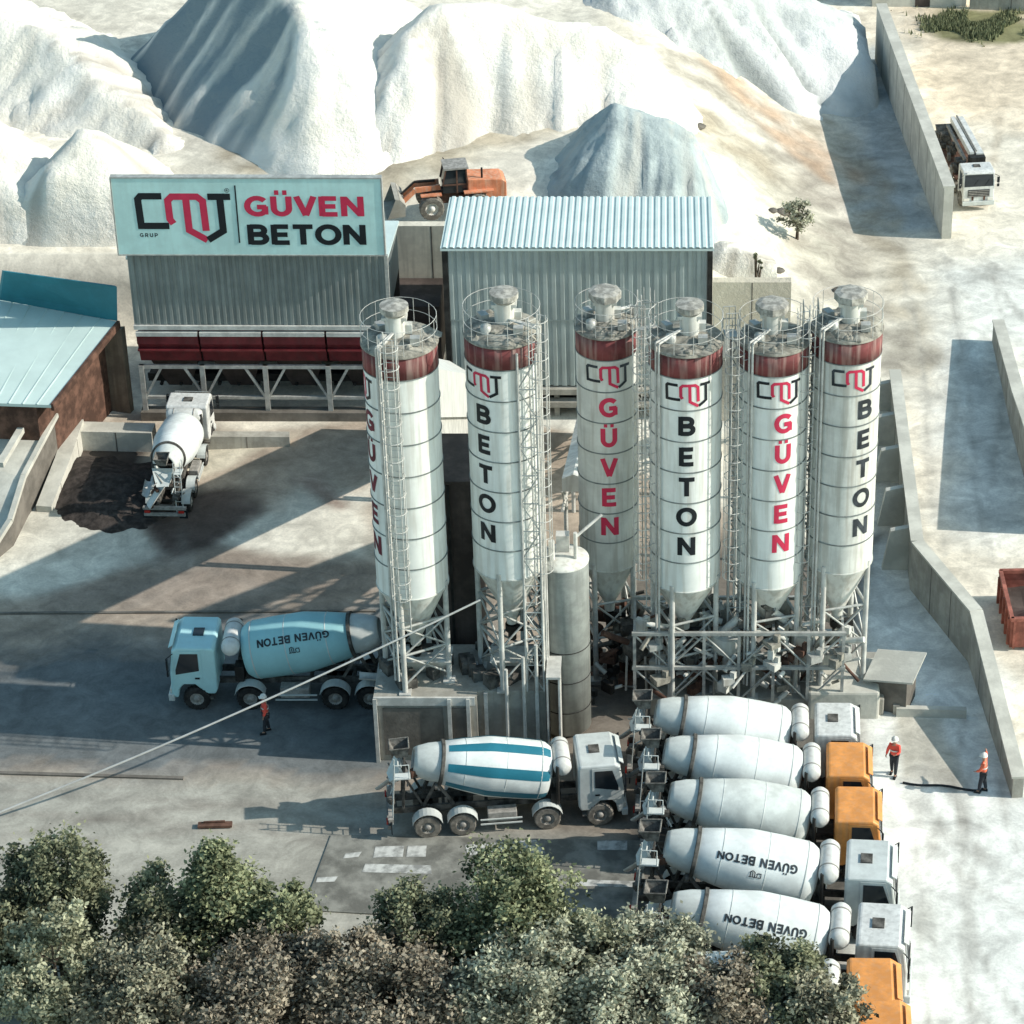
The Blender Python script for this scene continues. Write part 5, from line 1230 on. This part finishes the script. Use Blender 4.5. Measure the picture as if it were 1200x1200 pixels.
# settling basin low kerbs at right
t = empty('settling_basin', (*gp(1090, 850), 0), 0, 'shallow walled settling basin with pale kerb on the right of the yard', 'basin'); o0 = Vector(t.location)
mb = MB(); mb.beam(Vector((*gp(1050, 838), .15))-o0, Vector((*gp(1132, 840), .15))-o0, .25, .5); mb.build('kerb', M['concpale'], t)
mb = MB(); mb.beam(Vector((*gp(1055, 800), .3))-o0, Vector((*gp(1050, 838), .15))-o0, .25, .6); mb.build('kerb', M['conc'], t)
# shed-roofed store casting the shade on the right of the silos
# ------------------------------------------------------------------ ground sheets and marks
def sheet(name, pix, m, label=None, cat=None, z=.012, kind='structure', th=None):
    P = [G(a, b_, z) for a, b_ in pix]; o0 = Vector((P[0].x, P[0].y, 0)); mb = MB()
    if th: mb.prism([p-o0-Vector((0, 0, th)) for p in P], (0, 0, th))
    else: mb.add([p-o0 for p in P], [tuple(range(len(P)))])
    o = mb.build(name, m); o.location = o0; tag(o, label, cat, kind=kind); return o
slabm = mat('slab_concrete', (.27, .265, .235), .9, var=.25, scale=.9, bump=.3, coord='Object')
sheet('concrete_slab', [(388, 978), (752, 985), (760, 1090), (355, 1066)], slabm, z=.05, th=.1)
for pix in ([(440, 992), (474, 991), (472, 1004), (437, 1005)], [(478, 991), (500, 991), (499, 1004), (476, 1004)], [(428, 1012), (505, 1014), (506, 1024), (424, 1022)], [(545, 990), (628, 984), (640, 1000), (548, 1002)], [(700, 985), (735, 985), (735, 996), (700, 996)], [(670, 1030), (752, 1033), (752, 1040), (668, 1038)], [(405, 1000), (424, 998), (420, 1004), (402, 1006)], [(372, 1028), (396, 1027), (392, 1033), (370, 1034)]):
    sheet('paint_patch', pix, M['paint'], z=.062)
kerb_m = M['concdark']
for a, b_, w_ in (((-200, 720), (440, 716), .12), ((-200, 900), (215, 912), .16)):
    A_, B_ = G(*a, .03), G(*b_, .03); mb = MB(); mb.beam((0, 0, 0), B_-A_, w_, .08); o = mb.build('drain_kerb', kerb_m); o.location = A_; tag(o, kind='structure')
g1, g2 = G(232, 967, .1), G(272, 966, .1); mb = MB(); mb.beam((0, 0, 0), g2-g1, .28, .10); mb.beam((.2, .08, .07), (1.0, .12, .09), .07); o = mb.build('steel_beam', M['rust']); o.location = g1; tag(o, 'short rusty beam lying alone on the lower left asphalt', 'beam')

# ------------------------------------------------------------------ cable and its pole
Yl = YS1-1.2
A_ = Vector((XA(562, Yl, 8), Yl, ZA(Yl, 703))); Yp = 84.0; zp = ZA(Yp, 1046); B_ = Vector((XA(-250, Yp, zp), Yp, zp))
pts = [A_.lerp(B_, i/40)+Vector((0, 0, -.5*4*(i/40)*(1-i/40))) for i in range(41)]
pts[0] = A_
curve_tube('overhead_cable', pts, .04, M['cable'], 'thin pale cable slanting from the second silo down to the left edge', 'cable')
t = empty('utility_pole', (B_.x, B_.y, 0), 0, 'wooden pole holding the cable left of the yard', 'pole'); mb = MB(); mb.cyl((0, 0, -.1), (0, 0, B_.z+.4), .16, .11, n=12); mb.build('post', M['bark'], t); mb = MB(); mb.box((0, 0, B_.z+.1), (.1, 1.2, .1)); mb.build('crossarm', M['bark'], t)

# ------------------------------------------------------------------ vegetation
def leafmat(name, c1, c2):
    m = bpy.data.materials.new(name); m.use_nodes = True; nt = m.node_tree; b = nt.nodes['Principled BSDF']; L = nt.links.new
    b.inputs['Roughness'].default_value = .75; b.inputs['Specular IOR Level'].default_value = .25
    at = N(nt, 'ShaderNodeAttribute'); at.attribute_name = 'shade'
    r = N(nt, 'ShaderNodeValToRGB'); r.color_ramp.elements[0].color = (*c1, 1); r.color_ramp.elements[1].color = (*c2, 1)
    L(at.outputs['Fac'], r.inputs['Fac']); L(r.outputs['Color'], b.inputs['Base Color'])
    tr = N(nt, 'ShaderNodeBsdfTranslucent'); L(r.outputs['Color'], tr.inputs['Color'])
    ms = N(nt, 'ShaderNodeMixShader'); ms.inputs['Fac'].default_value = .25
    L(b.outputs['BSDF'], ms.inputs[1]); L(tr.outputs['BSDF'], ms.inputs[2]); L(ms.outputs['Shader'], nt.nodes['Material Output'].inputs['Surface'])
    return m
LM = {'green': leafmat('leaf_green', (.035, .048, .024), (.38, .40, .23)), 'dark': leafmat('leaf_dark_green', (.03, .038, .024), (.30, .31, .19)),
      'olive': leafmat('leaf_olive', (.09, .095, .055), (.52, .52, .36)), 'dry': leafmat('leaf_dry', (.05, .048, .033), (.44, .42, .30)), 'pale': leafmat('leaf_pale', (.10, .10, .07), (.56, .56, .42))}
def tree(px, py_top, Y, rx, hz, m, name, label, cat, n=90, per=95, leaf=.080, shape='round', group='trees and shrubs along the bottom edge', z0=None):
    """crown top at the given pixel"""
    zt_ = ZA(Y, py_top); X = XA(px, Y, zt_-hz*.4)
    gz = ground_h(X, Y)
    t = empty(name, (X, Y, gz), 0, label, cat, group); zt_ -= gz
    rg = random.Random(int(px*7+Y*13)); zc = zt_-hz
    hr = max(.3, zc-hz*.9)
    mb = MB(); top = Vector((rg.uniform(-.2, .2), rg.uniform(-.2, .2), zt_-hz*.45)); mb.cyl((0, 0, -.1), top*.5, .05*rx+.05, .04*rx+.03, n=8); mb.cyl(top*.5, top, .04*rx+.03, .03, n=7)
    limbs = []
    V = []; F = []; SH = []
    for k in range(n):
        while True:
            d = Vector((rg.uniform(-1, 1), rg.uniform(-1, 1), rg.uniform(-1, 1)))
            if .35 < d.length < 1: break
        if shape == 'cone':
            h = rg.random()**1.25; a = rg.uniform(0, 6.283); w_ = (1-h)**.75*rx*(.55+.5*rg.random()); c = Vector((w_*math.cos(a), w_*math.sin(a), zt_-2*hz+2*hz*h-.2)); cr = rx*(.15+.16*(1-h))
        else:
            bump_ = 1+.28*noise.noise(d*2.1+Vector((px, 0, 0)))
            c = Vector((d.x*rx*.95*bump_, d.y*rx*.95*bump_, zc+d.z*hz*bump_)); cr = rx*rg.uniform(.14, .27)
        if k < 16: mb.cyl(top*(.35+.5*rg.random()), c, .045, .015, n=5)
        base = rg.uniform(.1, .95)
        for q in range(per):
            e = Vector((rg.gauss(0, .5), rg.gauss(0, .5), rg.gauss(0, .42)))*cr; p = c+e
            u = Vector((rg.uniform(-1, 1), rg.uniform(-1, 1), rg.uniform(-.6, .6))).normalized(); v = u.cross(Vector((rg.uniform(-1, 1), rg.uniform(-1, 1), rg.uniform(-1, 1)))).normalized()
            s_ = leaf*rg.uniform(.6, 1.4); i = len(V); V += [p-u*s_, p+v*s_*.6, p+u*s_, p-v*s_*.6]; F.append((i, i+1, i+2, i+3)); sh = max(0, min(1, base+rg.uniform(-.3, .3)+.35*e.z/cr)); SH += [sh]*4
    mb.build('trunk', M['bark'], t)
    me = bpy.data.meshes.new('crown'); me.from_pydata(V, [], F); me.update(); a = me.attributes.new('shade', 'FLOAT', 'POINT'); a.data.foreach_set('value', SH); me.materials.append(LM[m])
    o = bpy.data.objects.new('crown', me); COL.objects.link(o); o.parent = t
    return t
TR = [(58, 992, 76.5, 2.1, 2.4, 'dark', 'broadleaf_tree', 'dark green leafy tree nearest the left edge, its top above the asphalt', 'tree', 'round'),
      (-22, 1040, 75.5, 1.9, 2.4, 'dark', 'broadleaf_tree', 'dark tree cut by the left edge of the picture', 'tree', 'round'),
      (58, 1062, 73.0, 1.7, 3.2, 'olive', 'cypress_tree', 'pale olive rounded tree in front of the dark tree at left', 'tree', 'round'),
      (255, 988, 76.0, 2.7, 3.0, 'green', 'conifer_tree', 'bright green pointed conifer, tallest in the bottom left', 'tree', 'cone'),
      (185, 1030, 75.8, 1.8, 2.4, 'dark', 'broadleaf_tree', 'dark green tree tucked left of the bright pointed conifer', 'tree', 'round'),
      (325, 1040, 75.2, 1.6, 2.2, 'green', 'broadleaf_tree', 'mid green tree at the right shoulder of the pointed conifer', 'tree', 'round'),
      (160, 1110, 72.4, 2.3, 2.4, 'dry', 'shrub', 'brownish dry scrub below the left trees', 'shrub', 'round'),
      (300, 1120, 72.2, 2.6, 2.6, 'dry', 'shrub', 'greyish pink dry shrub under the pointed conifer', 'shrub', 'round'),
      (400, 1084, 73.2, 1.7, 2.0, 'dry', 'shrub', 'dry brown shrub beside the lower left corner of the concrete slab', 'shrub', 'round'),
      (488, 1032, 75.0, 1.7, 2.3, 'dark', 'broadleaf_tree', 'dark green tree just right of the concrete slab corner', 'tree', 'round'),
      (600, 1012, 75.4, 2.4, 2.6, 'green', 'broadleaf_tree', 'broad light green tree in front of the striped truck', 'tree', 'round'),
      (470, 1120, 72.2, 2.6, 2.2, 'dry', 'shrub', 'dry shrub at the bottom edge beneath the slab', 'shrub', 'round'),
      (680, 1082, 73.6, 1.9, 2.2, 'olive', 'shrub', 'pale olive shrub right of the broad light green tree', 'shrub', 'round'),
      (610, 1105, 72.0, 2.4, 2.2, 'pale', 'shrub', 'pale grey green shrub at the bottom centre', 'shrub', 'round'),
      (770, 1092, 73.4, 1.9, 1.8, 'pale', 'shrub', 'pale bush reaching the rear of the lowest white mixer trucks', 'shrub', 'round'),
      (745, 1130, 71.6, 2.3, 1.8, 'pale', 'shrub', 'whitish bush at the bottom edge below the mixer row', 'shrub', 'round'),
      (910, 1112, 73.0, 1.9, 1.9, 'dark', 'broadleaf_tree', 'dark green rounded tree hiding the drum of an orange cab truck', 'tree', 'round'),
      (850, 1140, 71.8, 1.7, 1.6, 'dry', 'shrub', 'brown shrub left of the dark green rounded tree', 'shrub', 'round'),
      (965, 1150, 71.6, 1.5, 1.5, 'dry', 'shrub', 'brown shrub against the bottom orange cabs', 'shrub', 'round')]
LM['dry2'] = leafmat('leaf_brown', (.05, .042, .03), (.43, .37, .28))
for px, py, Y, rx, hz, m, nm, lab, cat, shp in TR:
    if m == 'dry' and px in (300, 470, 400, 850): m = 'dry2'
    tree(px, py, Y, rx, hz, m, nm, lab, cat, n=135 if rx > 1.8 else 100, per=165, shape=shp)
tree(935, 234, G(935, 272, 1.6).y, .95, .75, 'pale', 'shrub', 'small grey shrub on the bank right of the pale shed', 'shrub', n=30, per=60, leaf=.07, group=None)
tree(888, 290, G(888, 350, 3).y, .3, .6, 'dark', 'young_tree', 'thin sapling with a tiny crown at the pale shed end', 'tree', n=8, per=50, leaf=.05, group=None)
# dry grass, upper right
V = []; F = []; SH = []
rg = random.Random(5)
for k in range(9000):
    px = rg.gauss(1145, 30); py = rg.gauss(30, 7); g = G(px, py)
    if noise.noise((g.x*.5, g.y*.5, 1)) < -.1: continue
    h = rg.uniform(.1, .4); a = rg.uniform(0, 3.14); w_ = .06; i = len(V); d = Vector((math.cos(a)*w_, math.sin(a)*w_, 0))
    V += [g-d, g+d, g+Vector((rg.uniform(-.1, .1), rg.uniform(-.1, .1), h))]; F.append((i, i+1, i+2)); SH += [rg.random()]*3
me = bpy.data.meshes.new('dry_grass'); me.from_pydata(V, [], F); a = me.attributes.new('shade', 'FLOAT', 'POINT'); a.data.foreach_set('value', SH); me.materials.append(LM['green'])
o = bpy.data.objects.new('dry_grass', me); COL.objects.link(o); tag(o, 'patch of dry green grass behind the pump truck', 'grass', kind='stuff')
# rubble: loose stones
for i, (px, py, s_) in enumerate(((917, 250, .3), (928, 255, .22), (905, 248, .2), (912, 318, .22), (985, 342, .3), (1142, 232, .3), (818, 150, .3))):
    z = 4 if px < 930 else 0
    for _ in range(6): g = G(px, py, z); z = ground_h(g.x, g.y)
    bm = bmesh.new(); bmesh.ops.create_icosphere(bm, subdivisions=2, radius=s_)
    for v in bm.verts: v.co *= 1+.3*noise.noise(v.co*3+Vector((i, 0, 0))); v.co.z *= .6; v.co.x *= 1.4
    me = bpy.data.meshes.new('boulder'); bm.to_mesh(me); bm.free(); me.materials.append(M['concdark']); o = bpy.data.objects.new('boulder', me); COL.objects.link(o); o.location = (g.x, g.y, z+s_*.3)
    tag(o, ['dark boulder beside the small grey shrub', 'dark boulder touching the small grey shrub', 'dark boulder left of the small grey shrub', 'dark boulder near the sapling', 'low grey boulder right of the silo tops', 'small dark stone right of the pump truck cab', 'small dark stone on the grey gravel heap'][i], 'boulder', 'dark boulders on the pale ground')
